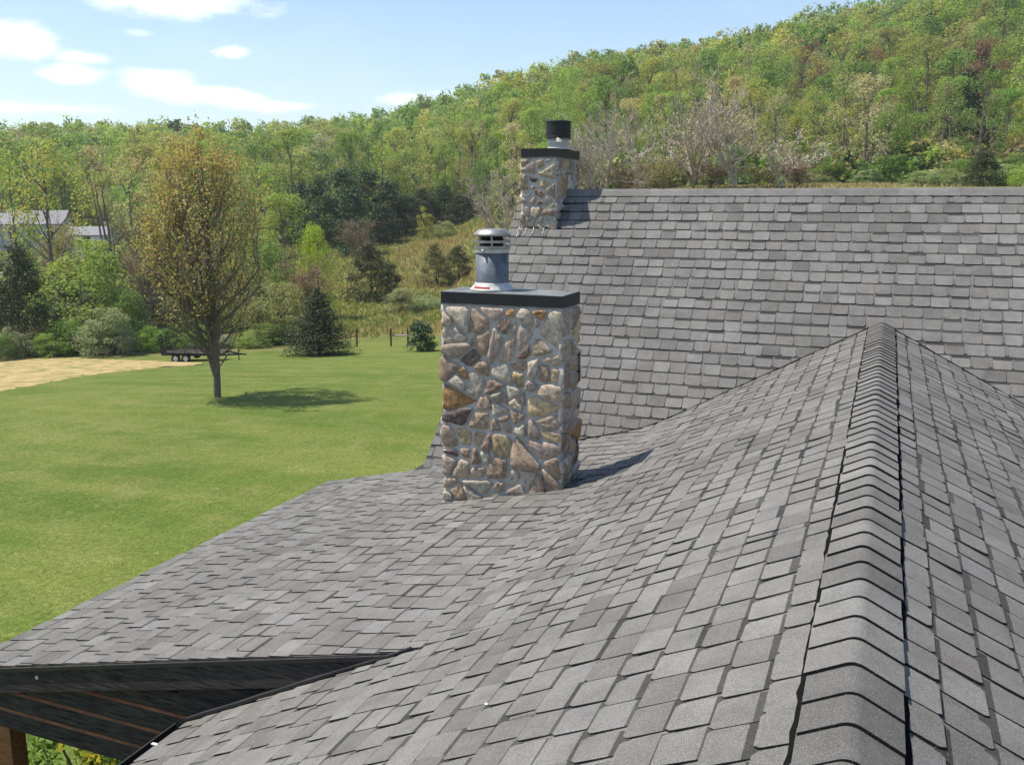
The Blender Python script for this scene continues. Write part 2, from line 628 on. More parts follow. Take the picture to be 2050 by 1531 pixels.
def mat_ground():
    m, nt, b = new_mat('ground_cover', 0.95, 0.15)
    p = position(nt)
    z = attr(nt, 'zone')
    sp = nt.nodes.new('ShaderNodeSeparateColor')
    nt.links.new(z, sp.inputs[0])
    big = noise(nt, 0.09, 4.0, 0.55, p)
    mid = noise(nt, 0.7, 5.0, 0.6, p)
    fine = noise(nt, 9.0, 4.0, 0.7, p)
    mp = nt.nodes.new('ShaderNodeMapping')                     # mowing swaths run across the slope
    mp.inputs['Rotation'].default_value = (0, 0, math.radians(-62))
    mp.inputs['Scale'].default_value = (0.10, 0.75, 0.3)
    nt.links.new(p, mp.inputs[0])
    sw = noise(nt, 1.0, 4.0, 0.6, mp.outputs[0])
    g = ramp(nt, big, [(0.33, (0.080, 0.124, 0.018)), (0.5, (0.102, 0.147, 0.024)), (0.68, (0.138, 0.170, 0.034))])
    g = mix_col(nt, ramp(nt, sw, [(0.42, gray(0.0)), (0.66, gray(0.5))]), g, (0.185, 0.203, 0.05))
    g = mix_col(nt, ramp(nt, mid, [(0.46, gray(0.0)), (0.70, gray(0.55))]), g, (0.20, 0.205, 0.065))
    g = mix_col(nt, 1.0, g, ramp(nt, fine, [(0.28, gray(0.6)), (0.5, gray(1.0)), (0.75, gray(1.35))]), 'MULTIPLY')
    tuft = noise(nt, 34.0, 3.0, 0.75, p)
    g = mix_col(nt, 1.0, g, ramp(nt, tuft, [(0.32, gray(0.45)), (0.5, gray(1.0)), (0.68, gray(1.55))]), 'MULTIPLY')
    spk = noise(nt, 4.0, 2.0, 0.5, p)
    g = mix_col(nt, ramp(nt, spk, [(0.66, gray(0.0)), (0.74, gray(0.5))]), g, (0.26, 0.25, 0.09))
    me = ramp(nt, mid, [(0.3, (0.12, 0.145, 0.035)), (0.5, (0.17, 0.165, 0.055)), (0.7, (0.25, 0.19, 0.085))])
    me = mix_col(nt, ramp(nt, big, [(0.45, gray(0.0)), (0.62, gray(0.8))]), me, (0.115, 0.145, 0.035))
    me = mix_col(nt, 1.0, me, ramp(nt, fine, [(0.3, gray(0.55)), (0.7, gray(1.4))]), 'MULTIPLY')
    fo = ramp(nt, mid, [(0.3, (0.05, 0.05, 0.02)), (0.6, (0.10, 0.075, 0.04)), (0.75, (0.075, 0.095, 0.03))])
    wob = math_node(nt, 'MULTIPLY', math_node(nt, 'SUBTRACT', mid, 0.5), 0.9)

    def edge(ch):
        return math_node(nt, 'MULTIPLY_ADD', math_node(nt, 'SUBTRACT', math_node(nt, 'ADD', ch, wob), 0.5), 5.0, 0.5, clamp=True)
    c = mix_col(nt, edge(sp.outputs[0]), g, me)
    c = mix_col(nt, edge(sp.outputs[1]), c, fo)
    nt.links.new(c, b.inputs['Base Color'])
    h = math_node(nt, 'ADD', fine, math_node(nt, 'MULTIPLY', mid, 1.5))
    bump(nt, b, h, 0.9, 0.08)
    return m


def build_ground():
    dd = np.concatenate([[0.5, 4, 8], np.arange(11, 130, 1.5), np.geomspace(131, 2500, 60)])
    aa = np.radians(np.concatenate([np.arange(-45, 45, 0.75), np.arange(45, 315, 5.0)]))
    A, D = np.meshgrid(aa, dd)
    X = D * (np.cos(A) * FH[0] + np.sin(A) * RT[0])
    Y = D * (np.cos(A) * FH[1] + np.sin(A) * RT[1])
    Z = ground_z(X, Y)
    nd, na = A.shape
    V = np.stack([X.ravel(), Y.ravel(), Z.ravel()], 1)
    i, j = np.meshgrid(np.arange(nd - 1), np.arange(na), indexing='ij')
    j2 = (j + 1) % na
    Fc = np.stack([(i * na + j).ravel(), (i * na + j2).ravel(), ((i + 1) * na + j2).ravel(), ((i + 1) * na + j).ravel()], 1)
    Fc = Fc[:, ::-1]
    cidx = len(V)
    V = np.vstack([V, [[0, 0, gz(0, 0)]]])
    me = bpy.data.meshes.new('ground')
    faces = [tuple(int(q) for q in r) for r in Fc] + [(cidx, int((k + 1) % na), int(k)) for k in range(na)]
    me.from_pydata([tuple(map(float, r)) for r in V], [], faces)
    bm_fix = V
    az = az_of(bm_fix[:, 0], bm_fix[:, 1])
    d = np.hypot(bm_fix[:, 0], bm_fix[:, 1])
    lawn_end = np.interp(az, [-40, -14, -9, -4, 2, 8], [72, 72, 76, 79, 72, 60])
    meadow = np.clip((d - lawn_end) / 6 + 0.5, 0, 1)
    forest_from = np.interp(az, [-40, -17, -12, -3, 2, 10, 40], [78, 80, 150, 168, 110, 118, 118])
    forest = np.clip((d - forest_from) / 10 + 0.5, 0, 1)
    at = me.attributes.new('zone', 'FLOAT_COLOR', 'POINT')
    c = np.zeros((len(V), 4), dtype=np.float32)
    c[:, 0] = meadow
    c[:, 1] = forest
    c[:, 3] = 1
    at.data.foreach_set('color', c.ravel())
    me.materials.append(mat_ground())
    me.polygons.foreach_set('use_smooth', np.ones(len(me.polygons), dtype=bool))
    o = link('ground', me)
    o['kind'] = 'structure'
    o['label'] = 'mown green lawn running into meadow and wooded hillside'
    # bare seeded strip under straw, draped on the lawn
    m, nt, b = new_mat('straw', 0.95, 0.1)
    p = position(nt)
    n1 = noise(nt, 1.1, 5.0, 0.65, p)
    n2 = noise(nt, 12.0, 4.0, 0.7, p)
    c1 = ramp(nt, n1, [(0.36, (0.16, 0.19, 0.055)), (0.46, (0.34, 0.26, 0.12)), (0.7, (0.46, 0.35, 0.18))])
    c1 = mix_col(nt, 1.0, c1, ramp(nt, n2, [(0.3, gray(0.7)), (0.7, gray(1.3))]), 'MULTIPLY')
    nt.links.new(c1, b.inputs['Base Color'])
    bump(nt, b, n2, 0.6, 0.05)
    outline_far = [(-60, 714), (0, 713), (100, 713), (150, 716), (220, 719), (300, 722), (405, 727)]
    outline_near = [(-60, 796), (0, 785), (100, 766), (150, 756), (220, 746), (300, 738), (405, 730)]
    rows = []
    for (a, bb) in zip(outline_far, outline_near):
        pf = np.array(ground_hit(*a))
        pn = np.array(ground_hit(*bb))
        rows.append([pn + (pf - pn) * k / 14 for k in range(15)])
    fine = []
    for i in range(len(rows) - 1):
        for q in range(8):
            t = q / 8
            fine.append([rows[i][k] * (1 - t) + rows[i + 1][k] * t for k in range(15)])
    fine.append(rows[-1])
    rnd = np.random.RandomState(3)
    V = []
    for i, r in enumerate(fine):
        for k, q in enumerate(r):
            jx, jy = rnd.uniform(-0.4, 0.4, 2) * (1.0 if k in (0, 14) else 0.0)
            x, y = q[0] + jx, q[1] + jy
            z = gz(x, y) + (0.05 if 0 < k < 14 else -0.02)
            V.append((x, y, z))
    Fc = []
    for i in range(len(fine) - 1):
        for k in range(14):
            Fc.append((i * 15 + k, (i + 1) * 15 + k, (i + 1) * 15 + k + 1, i * 15 + k + 1))
    me = bpy.data.meshes.new('straw_patch')
    me.from_pydata(V, [], Fc)
    me.materials.append(m)
    o = link('straw_patch', me)
    o['kind'] = 'structure'
    o['label'] = 'pale straw covered strip of newly seeded ground beside the lawn'


build_ground()

# ------------------------------------------------------------------ house
ZR = -1.70                     # wing ridge height, X = 0
A1, A2 = math.radians(26.2), math.radians(12.75)
XB = -2.97                     # pitch break of the wing's left slope
Y_NEAR, Y_RAKE, Y_FAR = -3.5, 5.35, 11.55
X_EAVE = -4.98                 # steep eave in front of the porch
X_PORCH = -7.68
YM, ZM = 15.73, 0.16           # main ridge
XG, XG2 = -6.13, 9.0
EXPO, TABW = 0.2, 0.245
BEND = 0.6                     # length over which the pitch changes

house = thing('house', 'house with grey shingled roofs and two stone chimneys', 'house', (0.0, 8.0, -7.0))
RNG = random.Random(11)

PAL = [(0.168, 0.163, 0.153), (0.158, 0.153, 0.144), (0.150, 0.145, 0.136), (0.182, 0.177, 0.167), (0.140, 0.134, 0.125), (0.160, 0.150, 0.139), (0.122, 0.118, 0.111), (0.172, 0.169, 0.162)]
PALW = [6, 7, 6, 3, 3, 2, 1.5, 3]


def tab_variant(k, rnd):
    """one shingle tab in its own frame: x along the course, y up the slope from the butt edge, z off the roof"""
    mb = MB()
    narrow = rnd.random() < 0.12
    w = TABW
    g = rnd.choice([0.0025, 0.003, 0.004, 0.010])
    x0, x1 = -w / 2 + g, w / 2 - g
    if rnd.random() < 0.42:
        x0 += rnd.uniform(0.012, 0.024)
    if narrow:
        x0 += rnd.uniform(0.012, 0.035)
        x1 -= rnd.uniform(0.012, 0.035)
    t = rnd.choice([0.009, 0.011, 0.013, 0.016])
    c = rnd.uniform(0.012, 0.024)
    L = EXPO * 1.18
    tone = rnd.choices(PAL, PALW)[0]
    base = rnd.choices(PAL, PALW)[0]
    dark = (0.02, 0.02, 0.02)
    j = [rnd.uniform(-0.003, 0.003) for _ in range(8)]
    # lower layer seen in the slots
    mb.add([(-w / 2, 0.001, 0.0022), (w / 2, 0.001, 0.0022), (w / 2, L, 0.001), (-w / 2, L, 0.001)], [(0, 1, 2, 3)], tuple(q * 0.97 for q in base))
    zt = lambda y: t * (1 - y / (L * 1.25)) + 0.003
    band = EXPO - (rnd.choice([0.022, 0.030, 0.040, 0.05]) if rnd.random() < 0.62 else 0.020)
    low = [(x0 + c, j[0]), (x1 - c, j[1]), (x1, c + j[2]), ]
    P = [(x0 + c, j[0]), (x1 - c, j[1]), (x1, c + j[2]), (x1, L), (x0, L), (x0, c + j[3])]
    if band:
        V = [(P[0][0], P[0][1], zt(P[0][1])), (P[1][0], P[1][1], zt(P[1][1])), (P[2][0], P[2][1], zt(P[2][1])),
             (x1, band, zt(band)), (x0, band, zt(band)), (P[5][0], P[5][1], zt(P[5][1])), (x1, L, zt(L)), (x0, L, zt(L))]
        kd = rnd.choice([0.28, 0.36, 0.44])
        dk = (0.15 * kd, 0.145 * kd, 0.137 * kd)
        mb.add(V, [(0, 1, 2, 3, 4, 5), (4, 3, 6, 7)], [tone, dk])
    else:
        mb.add([(a, b_, zt(b_)) for a, b_ in P], [tuple(range(6))], tone)
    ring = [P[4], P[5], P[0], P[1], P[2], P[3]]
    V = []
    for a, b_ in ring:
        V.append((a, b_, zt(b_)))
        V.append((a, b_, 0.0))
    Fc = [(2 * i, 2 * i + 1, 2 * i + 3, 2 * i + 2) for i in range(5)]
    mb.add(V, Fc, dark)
    return mb


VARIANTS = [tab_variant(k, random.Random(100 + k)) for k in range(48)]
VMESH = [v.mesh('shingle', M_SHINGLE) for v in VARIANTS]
TABS = []            # (roof key, variant, origin, a, b, n, xscale)


def lay_course(key, origin, a, b, n, a0, a1, phase):
    """one course: origin is the butt line's zero point, tabs run along a from a0 to a1"""
    x = a0 - (phase % 1.0) * TABW
    while x < a1:
        l, r = max(x, a0), min(x + TABW, a1)
        if r - l > 0.02:
            cx = (l + r) / 2
            jit = RNG.uniform(-0.0035, 0.0035)
            TABS.append((key, RNG.randrange(len(VARIANTS)), origin + a * cx + b * jit + n * RNG.uniform(0.0, 0.0025), a, b, n, (r - l) / TABW))
        x += TABW


def wing_profile(s, bend):
    """point (X, Z) and slope angle at distance s down the left slope from the ridge"""
    sb = abs(XB) / math.cos(A1)
    if not bend or s < sb - BEND / 2:
        return -s * math.cos(A1), ZR - s * math.sin(A1), A1
    r = BEND
    n = 24
    x, z = -(sb - BEND / 2) * math.cos(A1), ZR - (sb - BEND / 2) * math.sin(A1)
    tot = min(s - (sb - BEND / 2), r)
    for k in range(n):
        q = (k + 0.5) / n * tot
        an = A1 + (A2 - A1) * q / r
        x -= tot / n * math.cos(an)
        z -= tot / n * math.sin(an)
    an = A1 + (A2 - A1) * tot / r
    rest = s - (sb - BEND / 2) - tot
    return x - rest * math.cos(A2), z - rest * math.sin(A2), an


V3 = Vector
# main slope, facing the camera
S45 = math.sqrt(0.5)
bm_, nm_ = V3((0, S45, S45)), V3((0, -S45, S45))
k = 0
while True:
    s = 0.11 + EXPO * (k + 1)
    if s > 7.2:
        break
    lay_course('main', V3((0, YM - s * S45, ZM - s * S45)), V3((1, 0, 0)), bm_, nm_, XG, XG2, RNG.choice([0.0, 0.33, 0.5, 0.67, 0.85]) + k * 0.5)
    k += 1
# wing, left slope (bends into the porch roof) and right slope
a_left = V3((0, -1, 0))
k = 0
while True:
    s = 0.13 + EXPO * (k + 1)
    x, z, an = wing_profile(s, True)
    xs, zs, _ = wing_profile(s, False)
    ph = RNG.choice([0.0, 0.33, 0.5, 0.67, 0.85]) + k * 0.5
    b = V3((math.cos(an), 0, math.sin(an)))
    n = V3((-math.sin(an), 0, math.cos(an)))
    b1 = V3((math.cos(A1), 0, math.sin(A1)))
    n1 = V3((-math.sin(A1), 0, math.cos(A1)))
    past = s > abs(XB) / math.cos(A1) - 0.02
    if x >= X_PORCH - 0.03:
        yf = 14.2 if x > XG + 0.02 else Y_FAR
        lay_course('porch' if past else 'wing', V3((x, 0, z)), a_left, b, n, -yf, -Y_RAKE, ph)
    if xs >= X_EAVE - 0.03:
        lay_course('wing', V3((xs, 0, zs)), a_left, b1, n1, -Y_RAKE + (0.0 if not past else 0.035), -Y_NEAR, ph * 1.7)
    if x < X_PORCH - 0.03 and xs < X_EAVE - 0.03:
        break
    k += 1
k = 0
while True:
    s = 0.13 + EXPO * (k + 1)
    x, z = s * math.cos(A1), ZR - s * math.sin(A1)
    if x > 5.0:
        break
    lay_course('wing', V3((x, 0, z)), V3((0, 1, 0)), V3((-math.cos(A1), 0, math.sin(A1))), V3((math.sin(A1), 0, math.cos(A1))), Y_NEAR, 14.2,
               RNG.choice([0.0, 0.33, 0.5, 0.67, 0.85]) + k * 0.5)
    k += 1


def slab(mb, pts, dn):
    """a sheet of given corner points thickened downwards by dn"""
    n = len(pts)
    v = [V3(p) for p in pts] + [V3(p) - V3(dn) for p in pts]
    f = [tuple(range(n)), tuple(range(2 * n - 1, n - 1, -1))]
    for i in range(n):
        j = (i + 1) % n
        f.append((i, i + n, j + n, j))
    mb.add(v, f)


roofs = {}
d3 = 0.004
mb = MB()
e = 7.25
slab(mb, [(XG, YM, ZM), (XG, YM - e * S45, ZM - e * S45), (XG2, YM - e * S45, ZM - e * S45), (XG2, YM, ZM)][::1], (0, -0.03, 0.04))
slab(mb, [(XG2, YM + 0.001, ZM), (XG2, YM + e * S45, ZM - e * S45), (XG, YM + e * S45, ZM - e * S45), (XG, YM + 0.001, ZM)], (0, 0.03, 0.04))
roofs['main'] = link('main_roof', mb.mesh('main_roof', M_DECK, colour=False), house, True)
roofs['main']['label'] = 'tall steep grey shingled roof of the main house'
mb = MB()
slab(mb, [(0, Y_NEAR, ZR), (0, 14.2, ZR), (-3.3 * math.cos(A1) + 0.45, 14.2, ZR - (3.3 - BEND / 2) * math.sin(A1)), (-3.3 * math.cos(A1) + 0.45, Y_NEAR, ZR - (3.3 - BEND / 2) * math.sin(A1))][::-1], (0, 0, 0.05))
mb = MB()
xq = -(3.31 - BEND / 2) * math.cos(A1)
zq = ZR - (3.31 - BEND / 2) * math.sin(A1)
slab(mb, [(0, Y_NEAR, ZR - d3), (0, 14.2, ZR - d3), (xq, 14.2, zq - d3), (xq, Y_NEAR, zq - d3)], (0, 0, 0.05))
xe, ze = X_EAVE, ZR + X_EAVE * math.tan(A1)
slab(mb, [(xq, Y_NEAR, zq - d3), (xq, Y_RAKE + 0.02, zq - d3), (xe, Y_RAKE - 0.035, ze - d3), (xe, Y_NEAR, ze - d3)], (0, 0, 0.05))
slab(mb, [(0, 14.2, ZR - d3), (0, Y_NEAR, ZR - d3), (5.0, Y_NEAR, ZR - 5.0 * math.tan(A1) - d3), (5.0, 14.2, ZR - 5.0 * math.tan(A1) - d3)], (0, 0, 0.05))
roofs['wing'] = link('wing_roof', mb.mesh('wing_roof', M_DECK, colour=False), house, True)
roofs['wing']['label'] = 'low grey shingled wing roof with a capped ridge'
mb = MB()
prof = [wing_profile(s, True)[:2] for s in (3.31 - BEND / 2, 3.31 - BEND / 4, 3.31, 3.31 + BEND / 4, 3.31 + BEND / 2)]
while prof[-1][0] > X_PORCH:
    prof.append((prof[-1][0] - 0.6, prof[-1][1] - 0.6 * math.tan(A2)))
lastx = prof[-1][0]
prof[-1] = (X_PORCH, prof[-1][1] + (X_PORCH - lastx) * math.tan(A2))
for (p, q) in zip(prof, prof[1:]):
    yf = 14.2 if q[0] > XG - 0.3 else Y_FAR
    slab(mb, [(p[0], Y_RAKE + 0.01, p[1] - d3), (p[0], yf, p[1] - d3), (q[0], yf, q[1] - d3), (q[0], Y_RAKE + 0.01, q[1] - d3)], (0, 0, 0.04))
roofs['porch'] = link('porch_roof', mb.mesh('porch_roof', M_DECK, colour=False), house, True)
roofs['porch']['label'] = 'shallow grey shingled porch roof below the wing'

# size of every tab in the picture: the 300 largest are objects of their own
cent = np.array([np.array(t[2]) + np.array(t[4]) * EXPO / 2 for t in TABS])
nn = np.array([np.array(t[5]) for t in TABS])
pu, pv, pz = project(cent)
view = -cent / np.linalg.norm(cent, axis=1)[:, None]
area = (view * nn).sum(1) * np.array([t[6] for t in TABS]) / np.maximum(pz, 0.1) ** 2
seen = (pz > 0.5) & (pu > -20) & (pu < 2070) & (pv > -20) & (pv < 1550) & (np.abs(cent[:, 0]) > 0.22)
area = np.where(seen, area, -1)
big = set(np.argsort(-area)[:300].tolist())

VARR = []
for v in VARIANTS:
    fl = v.f
    VARR.append((np.array(v.v, dtype=np.float64), fl, v.c))
fields = {'main': ([], [], [], 0), 'wing': ([], [], [], 0), 'porch': ([], [], [], 0)}
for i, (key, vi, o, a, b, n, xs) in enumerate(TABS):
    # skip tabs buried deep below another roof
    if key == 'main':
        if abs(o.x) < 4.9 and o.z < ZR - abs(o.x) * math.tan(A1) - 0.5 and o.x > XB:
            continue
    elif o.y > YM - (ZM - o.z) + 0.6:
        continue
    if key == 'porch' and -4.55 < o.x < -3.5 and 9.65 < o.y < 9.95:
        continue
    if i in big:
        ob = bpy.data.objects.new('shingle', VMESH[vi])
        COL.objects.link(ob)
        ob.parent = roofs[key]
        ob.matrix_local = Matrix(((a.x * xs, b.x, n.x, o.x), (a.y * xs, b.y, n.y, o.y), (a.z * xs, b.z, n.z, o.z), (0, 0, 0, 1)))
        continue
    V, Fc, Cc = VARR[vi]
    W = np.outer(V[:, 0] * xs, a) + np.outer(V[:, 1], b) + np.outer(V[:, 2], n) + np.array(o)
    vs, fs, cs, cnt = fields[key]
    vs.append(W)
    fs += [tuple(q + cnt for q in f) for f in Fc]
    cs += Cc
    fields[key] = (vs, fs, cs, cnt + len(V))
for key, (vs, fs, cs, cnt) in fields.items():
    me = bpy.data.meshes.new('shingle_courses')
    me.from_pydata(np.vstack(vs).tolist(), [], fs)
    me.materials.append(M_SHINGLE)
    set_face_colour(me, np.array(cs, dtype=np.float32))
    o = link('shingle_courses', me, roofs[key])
    o['kind'] = 'stuff'


def ridge_caps():
    # vent strip under the wing's caps
    mb = MB()
    rv = random.Random(77)
    ys = np.arange(Y_NEAR, 13.76, 0.07)
    for sgn in (-1, 1):
        rows = []
        for y in ys:
            hw = 0.183 + rv.uniform(-0.005, 0.007)
            p0 = V3((sgn * hw, 0, ZR - hw * math.tan(A1))) + V3((sgn * math.sin(A1), 0, math.cos(A1))) * 0.013
            rows.append(((0, y, ZR + 0.02), (p0.x, y, p0.z), (p0.x, y, p0.z - 0.025)))
        n0 = len(rows)
        V = [p for r in rows for p in r]
        Fc = []
        for i in range(n0 - 1):
            for k in range(2):
                q = (i * 3 + k, i * 3 + k + 1, (i + 1) * 3 + k + 1, (i + 1) * 3 + k)
                Fc.append(q if sgn < 0 else q[::-1])
        mb.add(V, Fc)
    link('ridge_vent', mb.mesh('ridge_vent', M_VENT, colour=False), roofs['wing'])
    rnd = random.Random(5)
    meshes = []
    for v in range(16):
        mb = MB()
        tone = rnd.choices(PAL, [4, 4, 4, 3, 0, 0, 1.5, 3])[0]
        L = 0.27
        hw = 0.171 + rnd.uniform(-0.006, 0.006)
        prof = []
        for q in (-1.0, -0.6, -0.28, -0.2, -0.15, -0.1, -0.05, 0, 0.05, 0.1, 0.15, 0.2, 0.28, 0.6, 1.0):
            x = q * hw
            r = 0.034
            z = -(abs(x) - r * 0.5) * math.tan(A1) if abs(x) > r else -(x * x) / (2 * r) * math.tan(A1)
            prof.append((x, z))
        th = 0.013
        V = []
        for yy, lift in ((0.0, 0.024), (L, 0.0085)):
            for x, z in prof:
                V.append((x, yy, z + lift))
        for yy, lift in ((0.0, 0.024 - th), (L, 0.0)):
            for x, z in prof:
                V.append((x * 0.995, yy, z + lift))
        m = len(prof)
        top = [(i, i + 1, m + i + 1, m + i) for i in range(m - 1)]
        but = [(2 * m + i, 2 * m + i + 1, i + 1, i) for i in range(m - 1)]
        sides = [(0, m, 3 * m, 2 * m), (m - 1, 3 * m - 1, 4 * m - 1, 2 * m - 1)]
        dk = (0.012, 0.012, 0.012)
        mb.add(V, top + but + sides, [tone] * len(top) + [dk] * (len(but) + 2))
        meshes.append(mb.mesh('ridge_cap', M_SHINGLE))
    y = Y_NEAR
    while y < 13.65:
        o = bpy.data.objects.new('ridge_cap', rnd.choice(meshes))
        COL.objects.link(o)
        o.parent = roofs['wing']
        o.matrix_local = Matrix.Translation((rnd.uniform(-0.003, 0.003), y, ZR + 0.023 + rnd.uniform(-0.002, 0.003))) @ Matrix.Rotation(rnd.uniform(-0.016, 0.016), 4, 'Z')
        y += 0.213 + rnd.uniform(-0.011, 0.011)
    # flat caps along the main ridge
    me = []
    for v in range(6):
        mb = MB()
        tone = rnd.choices(PAL, PALW)[0]
        L = 0.30
        V = []
        for xx, lift in ((0.0, 0.012), (L, 0.005)):
            for q in (-0.13, -0.05, 0.0, 0.05, 0.13):
                V.append((xx, q, -abs(q) + (0.02 if q == 0 else 0.035 if abs(q) < 0.06 else 0.03) + lift))
        for xx, lift in ((0.0, 0.002), (L, -0.004)):
            for q in (-0.13, -0.05, 0.0, 0.05, 0.13):
                V.append((xx, q, -abs(q) + (0.02 if q == 0 else 0.035 if abs(q) < 0.06 else 0.03) + lift))
        top = [(5 + i, 5 + i + 1, i + 1, i) for i in range(4)]
        but = [(i, i + 1, 10 + i + 1, 10 + i) for i in range(4)]
        sd = [(0, 10, 15, 5), (4, 9, 19, 14)]
        mb.add(V, top + but + sd, [tone] * 4 + [(0.02, 0.02, 0.02)] * 6)
        me.append(mb.mesh('ridge_cap', M_SHINGLE))
    x = XG - 0.02
    while x < XG2:
        if not (-5.95 < x < -5.5):
            o = bpy.data.objects.new('ridge_cap', rnd.choice(me))
            COL.objects.link(o)
            o.parent = roofs['main']
            o.location = (x, YM, ZM - 0.008)
        x += 0.215


ridge_caps()


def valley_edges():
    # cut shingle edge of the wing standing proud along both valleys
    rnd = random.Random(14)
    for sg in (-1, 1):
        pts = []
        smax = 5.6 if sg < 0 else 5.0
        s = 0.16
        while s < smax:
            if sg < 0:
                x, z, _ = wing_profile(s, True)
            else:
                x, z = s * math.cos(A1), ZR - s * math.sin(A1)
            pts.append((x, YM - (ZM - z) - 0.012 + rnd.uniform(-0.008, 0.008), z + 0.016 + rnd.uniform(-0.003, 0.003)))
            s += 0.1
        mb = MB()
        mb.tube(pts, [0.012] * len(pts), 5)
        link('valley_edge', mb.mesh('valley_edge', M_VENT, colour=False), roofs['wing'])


valley_edges()

# ------------------------------------------------------------------ stone chimneys


def clip_poly(poly, p, n):
    out = []
    for i in range(len(poly)):
        a, b = poly[i], poly[(i + 1) % len(poly)]
        da = (a[0] - p[0]) * n[0] + (a[1] - p[1]) * n[1]
        db = (b[0] - p[0]) * n[0] + (b[1] - p[1]) * n[1]
        if da <= 0:
            out.append(a)
        if da * db < 0:
            t = da / (da - db)
            out.append((a[0] + (b[0] - a[0]) * t, a[1] + (b[1] - a[1]) * t))
    return out


def split_cells(w, h, n, rnd):
    """angular field stone outlines: the face is split again and again by slanting joints"""
    target = w * h / n

    def area(p):
        return abs(sum(p[i][0] * p[(i + 1) % len(p)][1] - p[(i + 1) % len(p)][0] * p[i][1] for i in range(len(p)))) / 2
    work = [[(0, 0), (w, 0), (w, h), (0, h)]]
    out = []
    while work:
        p = work.pop()
        A = area(p)
        if A < target * rnd.choice([0.6, 1.0, 1.4, 2.1]):
            out.append(p)
            continue
        cx = sum(q[0] for q in p) / len(p)
        cy = sum(q[1] for q in p) / len(p)
        sxx = sum((q[0] - cx) ** 2 for q in p)
        syy = sum((q[1] - cy) ** 2 for q in p)
        sxy = sum((q[0] - cx) * (q[1] - cy) for q in p)
        th = 0.5 * math.atan2(2 * sxy, sxx - syy) + rnd.uniform(-0.42, 0.42)
        nn = (math.cos(th), math.sin(th))
        ext = math.sqrt(A) * 0.16
        pt = (cx + rnd.uniform(-ext, ext), cy + rnd.uniform(-ext, ext))
        for sg in (1, -1):
            q = clip_poly(p, pt, (nn[0] * sg, nn[1] * sg))
            if len(q) >= 3:
                work.append(q)
    return out


def inset(poly, d):
    """shrink a convex polygon by d on every side"""
    A = 0
    for i in range(len(poly)):
        a, b = poly[i], poly[(i + 1) % len(poly)]
        A += a[0] * b[1] - b[0] * a[1]
    if A < 0:
        poly = poly[::-1]
    out = list(poly)
    for i in range(len(poly)):
        a, b = poly[i], poly[(i + 1) % len(poly)]
        dx, dy = b[0] - a[0], b[1] - a[1]
        L = math.hypot(dx, dy)
        if L < 1e-6:
            continue
        n = (dy / L, -dx / L)
        out = clip_poly(out, (a[0] - n[0] * d, a[1] - n[1] * d), n)
        if len(out) < 3:
            return []
    return out


STONE_TONES = [((0.48, 0.385, 0.285), 8), ((0.40, 0.305, 0.22), 6), ((0.55, 0.48, 0.385), 6), ((0.31, 0.225, 0.17), 4), ((0.45, 0.27, 0.13), 1.8), ((0.50, 0.39, 0.235), 2.2),
               ((0.16, 0.125, 0.11), 0.8), ((0.46, 0.42, 0.33), 1.8), ((0.44, 0.35, 0.29), 5)]


def stone_mesh(poly, rnd, depth, w, cornerlift):
    """a rough faced stone from an outline on the wall (x along, y up), z out of the wall"""
    # round and roughen the outline
    pts = []
    m = len(poly)
    for i in range(m):
        a, b = poly[i], poly[(i + 1) % m]
        L = math.hypot(b[0] - a[0], b[1] - a[1])
        for t in ((0.14, 0.38, 0.62, 0.86) if L > 0.14 else (0.16, 0.5, 0.84) if L > 0.08 else (0.25, 0.75) if L > 0.04 else (0.5,)):
            pts.append((a[0] + (b[0] - a[0]) * t + rnd.uniform(-0.011, 0.011), a[1] + (b[1] - a[1]) * t + rnd.uniform(-0.011, 0.011)))
    n = len(pts)
    cx = sum(p[0] for p in pts) / n
    cy = sum(p[1] for p in pts) / n
    mb = MB()
    tilt = (rnd.uniform(-0.09, 0.09), rnd.uniform(-0.08, 0.12))
    rings = []
    for (sc, hz, jt) in ((1.0, -0.02, 0), (0.985, depth * 0.72, 0.005), (0.92, depth * 0.97, 0.006), (0.45, depth * 1.04, 0.009)):
        ring = []
        for p in pts:
            x = cx + (p[0] - cx) * sc
            y = cy + (p[1] - cy) * sc
            z = hz + (rnd.uniform(-jt, jt) + (x - cx) * tilt[0] + (y - cy) * tilt[1] if hz > 0 else 0)
            ring.append((x, y, max(z, 0.004) if hz > 0 else hz))
        rings.append(ring)
    V = [q for r in rings for q in r] + [(cx, cy, depth * 1.03 + rnd.uniform(-0.01, 0.01))]
    Fc = []
    for r in range(3):
        for i in range(n):
            j = (i + 1) % n
            Fc.append((r * n + i, r * n + j, (r + 1) * n + j, (r + 1) * n + i))
    for i in range(n):
        Fc.append((3 * n + i, 3 * n + (i + 1) % n, 4 * n))
    tone = rnd.choices([t for t, _ in STONE_TONES], [q for _, q in STONE_TONES])[0]
    k = rnd.uniform(0.8, 1.2)
    cols = []
    for f in Fc:
        q = k * rnd.uniform(0.92, 1.08)
        cols.append(tuple(c * q for c in tone) if min(f) >= n else (0.56, 0.53, 0.47))  # pale rim: mortar smear, and bright lit edges put into the colour
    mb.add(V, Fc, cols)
    return mb


